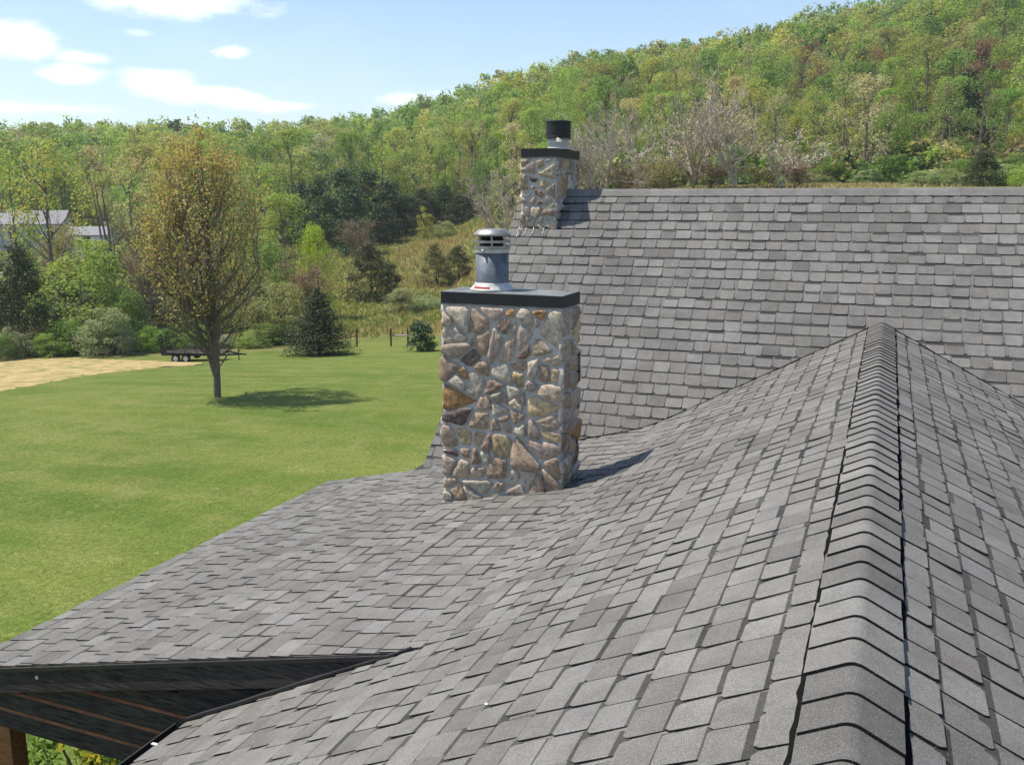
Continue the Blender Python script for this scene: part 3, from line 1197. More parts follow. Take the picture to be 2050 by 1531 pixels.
def chimney(label, x0, x1, y0, y1, ztop, base_z, counts, rnd, gap, depth):
    """base_z: function (x, y) of the roof height; stones lie proud of a mortar core"""
    zb = min(base_z(x, y) for x in (x0, x1) for y in (y0, y1)) - 0.25
    ins = depth * 0.12
    mb = MB()
    mb.box((x0 + ins, y0 + ins, zb), (x1 - ins, y1 - ins, ztop))
    core = link('stone_chimney', mb.mesh('stone_chimney', M_MORTAR, colour=False), house, True)
    core['label'] = label
    faces = [('front', V3((x0, y0 + ins, zb)), V3((1, 0, 0)), V3((0, -1, 0)), x1 - x0), ('right', V3((x1 - ins, y0, zb)), V3((0, 1, 0)), V3((1, 0, 0)), y1 - y0),
             ('back', V3((x1, y1 - ins, zb)), V3((-1, 0, 0)), V3((0, 1, 0)), x1 - x0), ('left', V3((x0 + ins, y1, zb)), V3((0, -1, 0)), V3((-1, 0, 0)), y1 - y0)]
    H = ztop - zb - 0.008
    for (nm, org, ax, out, W) in faces:
        off = 0.0 if nm in ('front', 'back') else ins * 0.6
        Wc = W - 2 * off
        for cell in split_cells(Wc, H, counts[nm], rnd):
            edge_l = min(p[0] for p in cell) < 0.01
            edge_r = max(p[0] for p in cell) > Wc - 0.01
            g = gap * rnd.uniform(0.6, 1.6)
            poly = inset(cell, g)
            if len(poly) < 3:
                continue
            # leave out stones wholly below the roof
            if max(p[1] for p in poly) + zb < min(base_z((org + ax * (p[0] + off)).x, (org + ax * (p[0] + off)).y) for p in poly) - 0.03:
                continue
            if edge_l or edge_r:
                sh = g + rnd.uniform(-0.012, 0.034)
                poly = [(p[0] - sh if edge_l and p[0] < g + 0.012 else p[0] + sh if edge_r and p[0] > Wc - g - 0.012 else p[0], p[1]) for p in poly]
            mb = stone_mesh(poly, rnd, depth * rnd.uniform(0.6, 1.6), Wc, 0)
            P = []
            for (x, y, z) in mb.v:
                P.append(org + ax * (x + off) + V3((0, 0, y)) + out * (z - 0.004))
            c = sum(P, V3()) / len(P)
            mb.v = [tuple(p - c) for p in P]
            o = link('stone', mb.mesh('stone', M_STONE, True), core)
            o.location = c
    return core


def porch_z(x, y):
    return ZR + XB * math.tan(A1) + (x - XB) * math.tan(A2)


def main_z(x, y):
    return ZM - abs(YM - y)


ch1 = chimney('stout stone chimney with a galvanised flue, rising from the porch roof', -4.69, -3.24, 9.5, 10.08, -1.165, porch_z,
              {'front': 70, 'right': 34, 'back': 36, 'left': 28}, random.Random(21), 0.0135, 0.036)
ch2 = chimney('slender stone chimney with a black capped flue, astride the main ridge', -5.9, -5.29, 15.09, 16.35, 0.70, main_z,
              {'front': 24, 'right': 34, 'back': 14, 'left': 26}, random.Random(8), 0.022, 0.04)


def chimney_cap(core, x0, x1, y0, y1, z0, z1, top_mat):
    o = 0.012
    mb = MB()
    # folded sheet skirt with a slightly crowned lid
    mb.box((x0 - o, y0 - o, z0), (x1 + o, y1 + o, z1 - 0.012))
    c = link('chimney_cap', mb.mesh('chimney_cap', M_CAPMETAL, colour=False), core)
    mb = MB()
    a = o - 0.003
    v = [(x0 - a, y0 - a, z1 - 0.014), (x1 + a, y0 - a, z1 - 0.014), (x1 + a, y1 + a, z1 - 0.014), (x0 - a, y1 + a, z1 - 0.014)]
    v += [(p[0], p[1], z1 - 0.004) for p in v]
    xm, ym = (x0 + x1) / 2, (y0 + y1) / 2
    ii = min(x1 - x0, y1 - y0) * 0.4
    v += [(x0 + ii, ym, z1 + 0.012), (x1 - ii, ym, z1 + 0.012)]
    f = [(3, 2, 1, 0), (0, 1, 5, 4), (1, 2, 6, 5), (2, 3, 7, 6), (3, 0, 4, 7), (4, 5, 9, 8), (5, 6, 9), (6, 7, 8, 9), (7, 4, 8)]
    mb.add(v, f)
    link('cap_lid', mb.mesh('cap_lid', top_mat, colour=False), core)
    mb = MB()
    mb.box((x0 - o - 0.006, y0 - o - 0.006, z0 - 0.006), (x1 + o + 0.006, y1 + o + 0.006, z0 + 0.006))
    link('drip_edge', mb.mesh('drip_edge', M_GALV, colour=False), core)


chimney_cap(ch1, -4.69, -3.24, 9.5, 10.08, -1.163, -1.02, M_CAPTOP)
chimney_cap(ch2, -5.9, -5.29, 15.09, 16.35, 0.702, 0.855, M_CAPMETAL)


def flue_galvanised():
    cx, cy, z0 = -4.19, 9.79, -1.012
    mb = MB()
    mb.lathe([(0.255, 0.0), (0.255, 0.012), (0.235, 0.028), (0.20, 0.07), (0.198, 0.085)], (cx, cy, z0), 40)
    link('flue_flashing', mb.mesh('flue_flashing', M_PALE, True, False), ch1)
    mb = MB()
    for k in range(9):
        a = math.radians(-125 + k * 6)
        mb.beam((cx + 0.238 * math.cos(a), cy + 0.238 * math.sin(a), z0 + 0.02), (cx + 0.222 * math.cos(a), cy + 0.222 * math.sin(a), z0 + 0.045), 0.026, 0.008)
    link('sealant', mb.mesh('sealant', M_RED, False, False), ch1)
    mb = MB()
    mb.lathe([(0.19, 0.0), (0.19, 0.40)], (cx, cy, z0 + 0.03), 44)
    link('flue_pipe', mb.mesh('flue_pipe', M_GALV, True, False), ch1)
    mb = MB()
    mb.lathe([(0.196, 0), (0.199, 0.004), (0.199, 0.045), (0.196, 0.05)], (cx, cy, z0 + 0.42), 44)
    mb.box((cx - 0.035, cy - 0.215, z0 + 0.425), (cx - 0.015, cy - 0.198, z0 + 0.465))
    link('clamp_band', mb.mesh('clamp_band', M_PALE, True, False), ch1)
    # caged rain cap: three rings, posts, a shallow dome
    mb = MB()
    for (zz, hh) in ((0.465, 0.034), (0.535, 0.026)):
        mb.lathe([(0.185, zz), (0.207, zz), (0.207, zz + hh), (0.185, zz + hh), (0.185, zz)], (cx, cy, z0), 44, None, False)
    link('cage_ring', mb.mesh('cage_ring', M_STEEL, False, False), ch1)
    mb = MB()
    for k in range(8):
        a = math.radians(22 + 45 * k)
        mb.beam((cx + 0.205 * math.cos(a), cy + 0.205 * math.sin(a), z0 + 0.46), (cx + 0.205 * math.cos(a), cy + 0.205 * math.sin(a), z0 + 0.615), 0.018, 0.008,
                up=(math.cos(a), math.sin(a), 0))
    link('cage_post', mb.mesh('cage_post', M_STEEL, False, False), ch1)
    mb = MB()
    mb.lathe([(0.13, 0.44), (0.13, 0.61)], (cx, cy, z0), 24)
    link('inner_flue', mb.mesh('inner_flue', M_BLACK, True, False), ch1)
    mb = MB()
    mb.lathe([(0.19, 0.612), (0.212, 0.61), (0.213, 0.625), (0.20, 0.643), (0.165, 0.672), (0.155, 0.680), (0.09, 0.688), (0.0, 0.692)], (cx, cy, z0), 44, None, False, True)
    link('rain_cap', mb.mesh('rain_cap', M_STEEL, True, False), ch1)


def flue_black():
    cx, cy, z0 = -5.43, 15.62, 0.86
    mb = MB()
    mb.lathe([(0.225, 0.0), (0.225, 0.012), (0.19, 0.03)], (cx, cy, z0 - 0.01), 32)
    link('flue_flashing', mb.mesh('flue_flashing', M_PALE, True, False), ch2)
    mb = MB()
    mb.lathe([(0.183, 0.0), (0.183, 0.1), (0.187, 0.102), (0.187, 0.112), (0.183, 0.114), (0.183, 0.26)], (cx, cy, z0), 36)
    link('flue_pipe', mb.mesh('flue_pipe', M_PALE, True, False), ch2)
    mb = MB()
    mb.lathe([(0.19, 0.185), (0.218, 0.18), (0.218, 0.20), (0.214, 0.21), (0.214, 0.43), (0.22, 0.435), (0.22, 0.462), (0.2, 0.47), (0.0, 0.478)], (cx, cy, z0), 36, None, False, True)
    link('rain_cap', mb.mesh('rain_cap', M_BLACK, False, False), ch2)
    # white mortar drips run down the shingles below the stones
    rnd = random.Random(2)
    mb = MB()
    for x in (-5.93, -5.80, -5.67, -5.47):
        y, z = 15.09, ZM - (YM - 15.09) + 0.022
        L = rnd.uniform(0.06, 0.16)
        pts = []
        for q in range(5):
            t = q / 4
            pts.append((x + rnd.uniform(-0.012, 0.012), y - 0.02 - L * t, z - 0.020 - L * t + 0.012))
        mb.tube(pts, [0.01, 0.006, 0.004, 0.004, 0.009], 5)
    link('mortar_drip', mb.mesh('mortar_drip', M_WHITE, False, False), ch2)


flue_galvanised()
flue_black()


def flashing():
    # step flashing on the uphill side of the porch chimney
    mb = MB()
    for k, (x, y, w, l) in enumerate(((-3.16, 9.62, 0.1, 0.2), (-3.12, 9.9, 0.12, 0.16))):
        z = porch_z(x, y) + 0.03
        v = [(x - w / 2, y - l / 2, z - w / 2 * math.tan(A2)), (x + w / 2, y - l / 2, z + w / 2 * math.tan(A2)), (x + w / 2, y + l / 2, z + w / 2 * math.tan(A2)), (x - w / 2, y + l / 2, z - w / 2 * math.tan(A2))]
        slab(mb, v, (0, 0, 0.003))
    link('flashing', mb.mesh('flashing', M_GALV, False, False), roofs['porch'])


flashing()


def porch_end():
    """rake board, stacked header boards, panel, post, gutter at the near end of the porch"""
    xa, xz = X_PORCH - 0.02, -3.05
    za = porch_z(xa, 0) - 0.006
    zz = porch_z(xz, 0) - 0.006
    h = 0.235
    mb = MB()
    y0, y1 = Y_RAKE - 0.02, Y_RAKE + 0.022
    v = [(xa, y0, za), (xz, y0, zz), (xz, y0, zz - h), (xa, y0, za - h), (xa, y1, za), (xz, y1, zz), (xz, y1, zz - h), (xa, y1, za - h)]
    mb.add(v, [(0, 3, 2, 1), (4, 5, 6, 7), (0, 1, 5, 4), (1, 2, 6, 5), (2, 3, 7, 6), (3, 0, 4, 7)])
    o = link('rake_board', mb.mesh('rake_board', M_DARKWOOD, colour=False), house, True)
    mb = MB()
    for (x, dz) in ((-6.72, 0.06), (-6.3, 0.17), (-4.2, 0.1)):
        z = porch_z(x, 0) - dz
        mb.lathe([(0.013, 0), (0.013, 0.006), (0.006, 0.012)], (0, 0, 0), 10)
    mb = MB()
    for (x, dz, r) in ((-6.62, 0.10, 0.018),):
        mb = MB()
        z = porch_z(x, 0) - dz
        v = [(x + r * math.cos(q * math.pi / 4), y0 - 0.006, z + r * math.sin(q * math.pi / 4)) for q in range(8)]
        v2 = [(p[0], y0 + 0.004, p[2]) for p in v]
        mb.add(v + v2, [tuple(range(8))] + [(q, q + 8, (q + 1) % 8 + 8, (q + 1) % 8) for q in range(8)])
        link('bolt', mb.mesh('bolt', M_PALE, False, False), o)
    # metal drip edge under the shingles on the rake
    mb = MB()
    mb.add([(xa, y0 - 0.012, za + 0.004), (xz, y0 - 0.012, zz + 0.004), (xz, y0 - 0.012, zz - 0.03), (xa, y0 - 0.012, za - 0.03), (xa, y0 - 0.002, za + 0.004), (xz, y0 - 0.002, zz + 0.004), (xz, y0 - 0.002, zz - 0.03), (xa, y0 - 0.002, za - 0.03)],
           [(0, 3, 2, 1), (4, 5, 6, 7), (0, 1, 5, 4), (1, 2, 6, 5), (2, 3, 7, 6), (3, 0, 4, 7)])
    link('drip_edge', mb.mesh('drip_edge', M_GUTTER, colour=False), o)
    # stacked header boards: rounded log faces with brown top edges, sunlight put into their colour
    yb = Y_RAKE + 0.06
    for k, (z0, z1) in enumerate(((-4.755, -4.555), (-4.55, -4.365), (-4.36, -4.165), (-4.16, -3.97), (-3.965, -3.77), (-3.765, -3.575))):
        # stop each board under the sloping rake
        xl = max(X_PORCH + 0.18, XB + (z1 - 0.0 - porch_z(XB, 0) + 0.12) / math.tan(A2))
        mb = MB()
        prof = [(yb + 0.14, z0), (yb + 0.012, z0), (yb, z0 + 0.015), (yb, z1 - 0.022), (yb + 0.016, z1 - 0.003), (yb + 0.14, z1)]
        n = len(prof)
        V = [(xl, p[0], p[1]) for p in prof] + [(-3.1, p[0], p[1]) for p in prof]
        Fc = [tuple(range(n)), tuple(range(2 * n - 1, n - 1, -1))]
        for i in range(n):
            j = (i + 1) % n
            Fc.append((i, i + n, j + n, j))
        mb.add(V, Fc)
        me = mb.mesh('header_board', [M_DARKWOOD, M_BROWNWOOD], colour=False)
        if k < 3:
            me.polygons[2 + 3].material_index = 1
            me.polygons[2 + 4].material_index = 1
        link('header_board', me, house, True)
    mb = MB()
    mb.box((-7.42, Y_RAKE + 0.075, -7.0), (-7.165, Y_RAKE + 0.235, -4.758))
    link('porch_post', mb.mesh('porch_post', M_BROWNWOOD, colour=False), house, True)
    mb = MB()
    mb.box((-7.42, Y_FAR - 0.45, -7.4), (-7.165, Y_FAR - 0.2, -4.3))
    link('porch_post', mb.mesh('porch_post', M_BROWNWOOD, colour=False), house, True)
    # eave board and gutter of the porch, far side
    mb = MB()
    zf = porch_z(X_PORCH, 0)
    mb.box((X_PORCH + 0.01, Y_RAKE + 0.03, zf - 0.2), (X_PORCH + 0.045, Y_FAR - 0.01, zf - 0.055))
    link('eave_board', mb.mesh('eave_board', M_DARKWOOD, colour=False), house, True)
    # black gutter on the steep eave in front of the porch with pale hanger clips
    mb = MB()
    ze = ZR + X_EAVE * math.tan(A1)
    prof = [(X_EAVE - 0.005, ze - 0.01), (X_EAVE - 0.005, ze - 0.11), (X_EAVE - 0.10, ze - 0.11), (X_EAVE - 0.115, ze - 0.015), (X_EAVE - 0.10, ze - 0.015), (X_EAVE - 0.09, ze - 0.10), (X_EAVE - 0.015, ze - 0.10), (X_EAVE - 0.015, ze - 0.01)]
    n = len(prof)
    V = [(p[0], Y_NEAR, p[1]) for p in prof] + [(p[0], Y_RAKE - 0.04, p[1]) for p in prof]
    Fc = [(i, (i + 1) % n, (i + 1) % n + n, i + n) for i in range(n)]
    mb.add(V, Fc)
    g = link('gutter', mb.mesh('gutter', M_GUTTER, colour=False), house, True)
    for y in (4.62, 4.98, 4.2, 3.6):
        mb = MB()
        mb.box((-0.04, -0.012, 0.0), (0.03, 0.012, 0.006))
        c = link('gutter_hanger', mb.mesh('gutter_hanger', M_WHITE, colour=False), g)
        c.location = (X_EAVE, y, ze + 0.012)
    # black rubber flashing where the steep slope runs into the porch end
    mb = MB()
    p0 = V3((XB - 0.1, Y_RAKE - 0.02, ZR + (XB - 0.1) * math.tan(A1) + 0.03))
    pts = []
    rnd = random.Random(6)
    for q in range(12):
        t = q / 11
        x = XB + 0.05 + (X_EAVE - XB - 0.05) * t
        pts.append((x, Y_RAKE - 0.02 + rnd.uniform(-0.012, 0.012), ZR + x * math.tan(A1) + 0.028 + rnd.uniform(-0.004, 0.008)))
    mb.tube(pts, [0.012 + 0.009 * min(1, q / 6) for q in range(12)], 6)
    link('rubber_flashing', mb.mesh('rubber_flashing', M_GUTTER, colour=False), house, True)
    # walls under the roofs
    mb = MB()
    mb.box((-3.0, Y_NEAR + 0.4, -7.2), (4.5, 11.0, -4.25))
    v = [(-4.4, Y_NEAR + 0.4, -4.1), (4.4, Y_NEAR + 0.4, -4.1), (0, Y_NEAR + 0.4, ZR - 0.12), (-4.4, Y_NEAR + 0.45, -4.1), (4.4, Y_NEAR + 0.45, -4.1), (0, Y_NEAR + 0.45, ZR - 0.12)]
    mb.add(v, [(0, 1, 2), (5, 4, 3)])
    link('wall', mb.mesh('wall', M_WALL, colour=False), house, True)
    mb = MB()
    mb.box((XG + 0.3, 11.1, -8.2), (XG2 - 0.3, 20.4, -4.6))
    for x in (XG + 0.3, XG2 - 0.35):
        v = [(x, 11.1, -4.6), (x, 20.4, -4.6), (x, YM, ZM - 0.15), (x + 0.05, 11.1, -4.6), (x + 0.05, 20.4, -4.6), (x + 0.05, YM, ZM - 0.15)]
        mb.add(v, [(0, 2, 1), (3, 4, 5)])
    link('wall', mb.mesh('wall', M_WALL, colour=False), house, True)


porch_end()

# ------------------------------------------------------------------ vegetation


def leaf_quads(rs, pts, nrm, size, aspect=0.7):
    """kite shaped leaves at pts with preferred normals; returns verts (4n,3), faces (n,4)"""
    n = len(pts)
    d = nrm + rs.normal(0, 0.65, (n, 3))
    d /= np.linalg.norm(d, axis=1)[:, None] + 1e-9
    r = rs.normal(0, 1, (n, 3))
    a = np.cross(d, r)
    a /= np.linalg.norm(a, axis=1)[:, None] + 1e-9
    b = np.cross(d, a)
    s = (size * rs.uniform(0.6, 1.35, n))[:, None]
    q = s * aspect
    V = np.stack([pts - a * s * 0.5, pts - b * q * 0.5 + a * s * 0.05, pts + a * s * 0.5, pts + b * q * 0.5 + a * s * 0.05], 1).reshape(-1, 3)
    Fc = np.arange(4 * n).reshape(n, 4)
    return V, Fc


def crown_points(rs, blobs, per):
    P, Nn = [], []
    for (c, r) in blobs:
        k = max(3, int(per * rs.uniform(0.7, 1.3)))
        d = rs.normal(0, 1, (k, 3))
        d[:, 2] = d[:, 2] * 0.9 + 0.15
        d /= np.linalg.norm(d, axis=1)[:, None]
        rad = r * rs.uniform(0.35, 1.08, (k, 1)) ** 0.6
        P.append(np.array(c) + d * rad * np.array([1, 1, 0.8]))
        Nn.append(d * 0.7 + np.array([0, 0, 0.85]))
    return np.vstack(P), np.vstack(Nn)


def tones(rs, n, lo=0.82, hi=1.2, warm=0.12):
    k = rs.uniform(lo, hi, (n, 1))
    t = np.ones((n, 3)) * k
    w = rs.uniform(-warm, warm, n)
    t[:, 0] *= 1 + w
    t[:, 2] *= 1 - w * 0.5
    return t


def limb(mb, rs, start, direction, length, r0, r1, curve_up=0.25, wob=0.12, n=5, sides=5):
    pts = [np.array(start, float)]
    d = np.array(direction, float)
    d /= np.linalg.norm(d)
    rad = [r0]
    for k in range(n):
        d = d + np.array([0, 0, curve_up / n]) + rs.normal(0, wob, 3) / math.sqrt(n)
        d /= np.linalg.norm(d)
        pts.append(pts[-1] + d * length / n)
        rad.append(r0 + (r1 - r0) * (k + 1) / n)
    mb.tube([tuple(p) for p in pts], rad, sides, None, False)
    return pts, d


def deciduous_variant(seed, style, per=14, size=0.62):
    """a unit tree about 10 m tall, 6.5 m wide: (trunk mesh, crown mesh)"""
    rs = np.random.RandomState(seed)
    mb = MB()
    shape = style
    H = 10.0
    clear = {'round': 1.3, 'tall': 2.4, 'bush': 0.3, 'loose': 1.3, 'high': 4.6}[shape]
    rx = {'round': 3.1, 'tall': 2.2, 'bush': 3.4, 'loose': 3.2, 'high': 3.2}[shape]
    trunk, _ = limb(mb, rs, (0, 0, -0.4), (0, 0, 1), H * 0.8, 0.2, 0.05, 0.3, 0.05, 7, 6)
    nb = {'round': 30, 'tall': 26, 'bush': 34, 'loose': 30, 'high': 26}[shape]
    blobs = []
    for k in range(nb):
        t = rs.uniform(0, 1)
        z = clear + (H - clear) * t
        prof = math.sin(math.pi * min(1, (0.12 + 0.8 * t) ** 0.85)) ** 0.6
        a = rs.uniform(0, 2 * math.pi)
        q = rx * prof * math.sqrt(rs.uniform(0.12, 1.0))
        r = rs.uniform(0.7, 1.35) * (0.8 if shape in ('tall', 'loose') else 1.0)
        c = (q * math.cos(a), q * math.sin(a), min(z, H - r * 0.6))
        blobs.append((c, r))
        if k % 2 == 0:
            zz = max(0.6, c[2] - 0.35 * math.hypot(c[0], c[1]) - 1.2)
            p0 = (0, 0, min(zz, H * 0.72))
            d = np.array(c) - np.array(p0)
            limb(mb, rs, p0, d, np.linalg.norm(d), 0.06, 0.015, 0.1, 0.10, 4, 4)
    P, Nn = crown_points(rs, blobs, per)
    V, Fc = leaf_quads(rs, P, Nn, size, 0.75)
    return mb, (V, Fc, tones(rs, len(Fc)))


def conifer_variant(seed, H, R, whorls, per, cards, size, droop=-0.15, ragged=0.2, base=0.05):
    rs = np.random.RandomState(seed)
    mb = MB()
    limb(mb, rs, (0, 0, -0.3), (0, 0, 1), H * 0.97 + 0.3, H * 0.022 + 0.03, 0.015, 0.3, 0.01, 5, 6)
    P, Nn = [], []
    for w in range(whorls):
        t = base + (1 - base) * (w + rs.uniform(-0.3, 0.3)) / whorls
        z = H * t
        L0 = R * (1 - t) ** 0.8
        n = max(4, int(per * (0.45 + 0.55 * (1 - t))))
        a0 = rs.uniform(0, 6.28)
        for b in range(n):
            a = a0 + 2 * math.pi * b / n + rs.uniform(-0.25, 0.25)
            L = max(0.12, L0 * rs.uniform(1 - ragged * 1.6, 1 + ragged * 0.5))
            d = np.array([math.cos(a), math.sin(a), droop + rs.uniform(-0.1, 0.1) + 0.35 * t])
            mb.tube([(0, 0, z), tuple(np.array([0, 0, z]) + d * L * 0.92)], [0.02 + 0.008 * L, 0.006], 3, None, False)
            m = max(3, int(cards * (0.35 + 0.65 * L / R)))
            tt = rs.uniform(0.12, 1.0, m) ** 0.75
            side = np.array([-math.sin(a), math.cos(a), 0])
            lat = rs.normal(0, 1, m) * (0.16 + 0.10 * (1 - tt)) * L * 0.9
            pts = np.array([0, 0, z]) + np.outer(tt * L, d) + np.outer(lat, side) + np.outer(rs.normal(0, 0.05, m) * L + 0.08 * tt * tt * L, [0, 0, 1])
            P.append(pts)
            Nn.append(np.tile(np.array([0, 0, 1.0]), (m, 1)) + np.outer(np.ones(m), d) * 0.3)
    P, Nn = np.vstack(P), np.vstack(Nn)
    V, Fc = leaf_quads(rs, P, Nn, size, 0.5)
    return mb, (V, Fc, tones(rs, len(Fc), 0.65, 1.3, 0.08))


def blob_shrub_variant(seed, W, H, nb, per, size, lumpy=0.35, stems=5, spiky=False):
    """shrub with foliage to the ground, W wide and H high"""
    rs = np.random.RandomState(seed)
    mb = MB()
    blobs = []
    for k in range(nb):
        a = rs.uniform(0, 6.28)
        t = rs.uniform(0.08, 0.95)
        prof = (1 - t ** 2.2) ** 0.5 if not spiky else (1 - t) ** 0.65
        q = W / 2 * prof * rs.uniform(0.2, 1.0) ** 0.5
        r = min(W, H) * rs.uniform(0.10, 0.20) * (1 + lumpy * rs.uniform(-1, 1))
        blobs.append(((q * math.cos(a), q * math.sin(a), max(r * 0.6, t * H - r * 0.3)), r))
    for s in range(stems):
        c = blobs[rs.randint(len(blobs))][0]
        d = np.array(c)
        limb(mb, rs, (rs.uniform(-0.1, 0.1) * W, rs.uniform(-0.1, 0.1) * W, -0.25), d + np.array([0, 0, 0.4]), np.linalg.norm(d) + 0.25, 0.02 + 0.01 * H, 0.008, 0.2, 0.12, 4, 4)
    P, Nn = crown_points(rs, blobs, per)
    if spiky:
        Nn = Nn + rs.normal(0, 0.5, Nn.shape)
    keep = P[:, 2] > 0.02
    V, Fc = leaf_quads(rs, P[keep], Nn[keep], size, 0.55)
    return mb, (V, Fc, tones(rs, len(Fc)))


def branchy_variant(seed, H, spread, primaries, up=0.55, clear=0.2, twigs=5, wob=0.35, r0=0.2, leaders=3, forks=None, tip_r=0.006, lean_k=1.0):
    """bare branching tree; returns mesh builder and twig tips (point, direction)"""
    rs = np.random.RandomState(seed)
    mb = MB()
    tips = []
    lead = []
    for k in range(leaders):
        a = rs.uniform(0, 6.28)
        lean = (0.0 if lean_k <= 1 else 0.25) if k == 0 else rs.uniform(0.12, 0.3) * lean_k
        start = (0, 0, -0.3 if k == 0 else H * clear * rs.uniform(0.6, 1.0))
        L = H * (0.95 if k == 0 else rs.uniform(0.55, 0.8))
        pts, d = limb(mb, rs, start, (math.cos(a) * lean, math.sin(a) * lean, 1), L, r0 * (1 if k == 0 else 0.6), 0.015, 0.25, wob * 0.3, 8, 7 if k == 0 else 5)
        lead.append((pts, L))
    for k in range(primaries):
        pts, L = lead[k % leaders]
        t = rs.uniform(0.12 if k % leaders else clear, 0.93)
        q = t * (len(pts) - 1)
        i = min(int(q), len(pts) - 2)
        p = pts[i] * (1 - (q - i)) + pts[i + 1] * (q - i)
        a = rs.uniform(0, 6.28)
        hh = p[2] / H
        ln = spread * (1.05 - 0.62 * hh) * rs.uniform(0.6, 1.1)
        ang = up * rs.uniform(0.7, 1.3) + 0.35 * hh
        prim, d = limb(mb, rs, p, (math.cos(a), math.sin(a), ang), ln * 1.2, 0.028 + r0 * 0.3 * (1 - hh), 0.012, 0.55, wob, 6, 4)
        for s in range(twigs):
            j = rs.randint(1, len(prim))
            a2 = rs.uniform(0, 6.28)
            dd = (prim[j] - prim[j - 1])
            dd = dd / (np.linalg.norm(dd) + 1e-9) + 0.75 * np.array([math.cos(a2), math.sin(a2), rs.uniform(-0.2, 0.9)])
            sec, d2 = limb(mb, rs, prim[j], dd, ln * rs.uniform(0.28, 0.55), 0.016, tip_r, 0.25, wob, 4, 3)
            for u in range(3):
                j2 = rs.randint(1, len(sec))
                a3 = rs.uniform(0, 6.28)
                d3_ = (sec[j2] - sec[j2 - 1])
                d3_ = d3_ / (np.linalg.norm(d3_) + 1e-9) + 0.8 * np.array([math.cos(a3), math.sin(a3), rs.uniform(-0.3, 0.8)])
                ter, d4 = limb(mb, rs, sec[j2], d3_, ln * rs.uniform(0.14, 0.3), tip_r * 1.3, tip_r * 0.6, 0.2, wob, 3, 3)
                tips += [(q_, d4) for q_ in ter[1:]]
            tips += [(q_, d2) for q_ in sec[2:]]
    return mb, tips


def crown_mesh(name, data, mat):
    V, Fc, T = data
    return np_mesh(name, V, Fc, mat, T)


def place_tree(name, label, cat, group, variant, loc, scale, rotz, colour):
    """variant = (trunk mesh, crown mesh); the thing is an Empty at the foot of the trunk"""
    t = thing(name, label, cat, loc, rotz, group)
    t.scale = scale if isinstance(scale, tuple) else (scale, scale, scale)
    tr, cr = variant
    o = bpy.data.objects.new('trunk', tr)
    COL.objects.link(o)
    o.parent = t
    if cr is not None:
        c = bpy.data.objects.new('crown', cr)
        COL.objects.link(c)
        c.parent = t
        c.color = tuple(colour) + (1.0,)
    return t


def build_meshes(nm, v, bark, leafmat):
    mb, data = v
    return (mb.mesh(nm + '_trunk', bark, colour=False), crown_mesh(nm + '_crown', data, leafmat))


COLOURS = {
    'bright': (0.275, 0.38, 0.075), 'green': (0.175, 0.275, 0.065), 'yellow': (0.38, 0.39, 0.10), 'olive': (0.35, 0.325, 0.13), 'tan': (0.45, 0.38, 0.22),
    'brown': (0.25, 0.18, 0.12), 'dark': (0.062, 0.082, 0.028), 'pine': (0.058, 0.10, 0.030), 'silver': (0.29, 0.345, 0.19), 'lime': (0.34, 0.43, 0.05), 'cedar': (0.08, 0.083, 0.028), 'moss': (0.17, 0.165, 0.06), 'rust': (0.26, 0.14, 0.085)}

# --- the young tree on the lawn


def lawn_tree():
    x, y, z = ground_hit(435, 796)
    d = math.hypot(x, y)
    H = z_at(420, 274, d) - z
    mb, tips = branchy_variant(77, H, 6.0, 72, up=0.62, clear=0.11, twigs=7, wob=0.22, r0=0.165, leaders=6, tip_r=0.007)
    rs = np.random.RandomState(5)
    # pull the crown into the egg shape of the photograph
    V = np.array(mb.v)

    def shape(P):
        h = np.clip(P[:, 2] / H, 0, 1)
        lim = np.interp(h, [0, 0.12, 0.2, 0.3, 0.38, 0.5, 0.65, 0.8, 0.92, 1.0], [0.4, 0.6, 1.9, 3.0, 3.5, 3.3, 2.7, 2.0, 1.35, 0.5])
        r = np.hypot(P[:, 0], P[:, 1])
        ph = np.arctan2(P[:, 1], P[:, 0])
        lim = lim * (1 + 0.16 * np.sin(3 * ph + 7 * h) + 0.14 * np.sin(5 * ph - 15 * h + 1.0))
        k = np.where(r > lim * 0.7, (lim * 0.7 + (r - lim * 0.7) * 0.32) / np.maximum(r, 1e-6), 1.0)
        Q = P.copy()
        Q[:, 0] *= k
        Q[:, 1] *= k
        Q[:, 2] = np.minimum(P[:, 2], H * 0.88 + (P[:, 2] - H * 0.88) * 0.42) if len(P) else P[:, 2]
        return Q
    mb.v = [tuple(p) for p in shape(V)]
    tp = shape(np.array([t[0] for t in tips]))
    rep = 3
    P = np.repeat(tp, rep, axis=0) + rs.normal(0, 0.13, (len(tp) * rep, 3))
    keep = P[:, 2] > H * 0.13
    P = P[keep]
    LV, LF = leaf_quads(rs, P, np.tile([0, 0, 0.5], (len(P), 1)), 0.105, 0.65)
    T = tones(rs, len(LF), 0.6, 1.35, 0.1)
    # coppery young leaves among the green ones, more of them towards the top
    cop = rs.uniform(0, 1, len(LF)) < np.interp(P[:, 2] / H, [0.15, 0.5, 1], [0.4, 0.52, 0.72])
    base = np.where(cop[:, None], np.array([0.50, 0.35, 0.17]), np.array([0.38, 0.40, 0.125]))
    t = thing('lawn_tree', 'young tree with coppery green leaves standing alone on the lawn', 'tree', (x, y, z))
    link('trunk', mb.mesh('lawn_tree_trunk', M_BARK, colour=False), t)
    link('crown', np_mesh('lawn_tree_crown', LV, LF, M_LEAF_MASS, T * base), t)


lawn_tree()


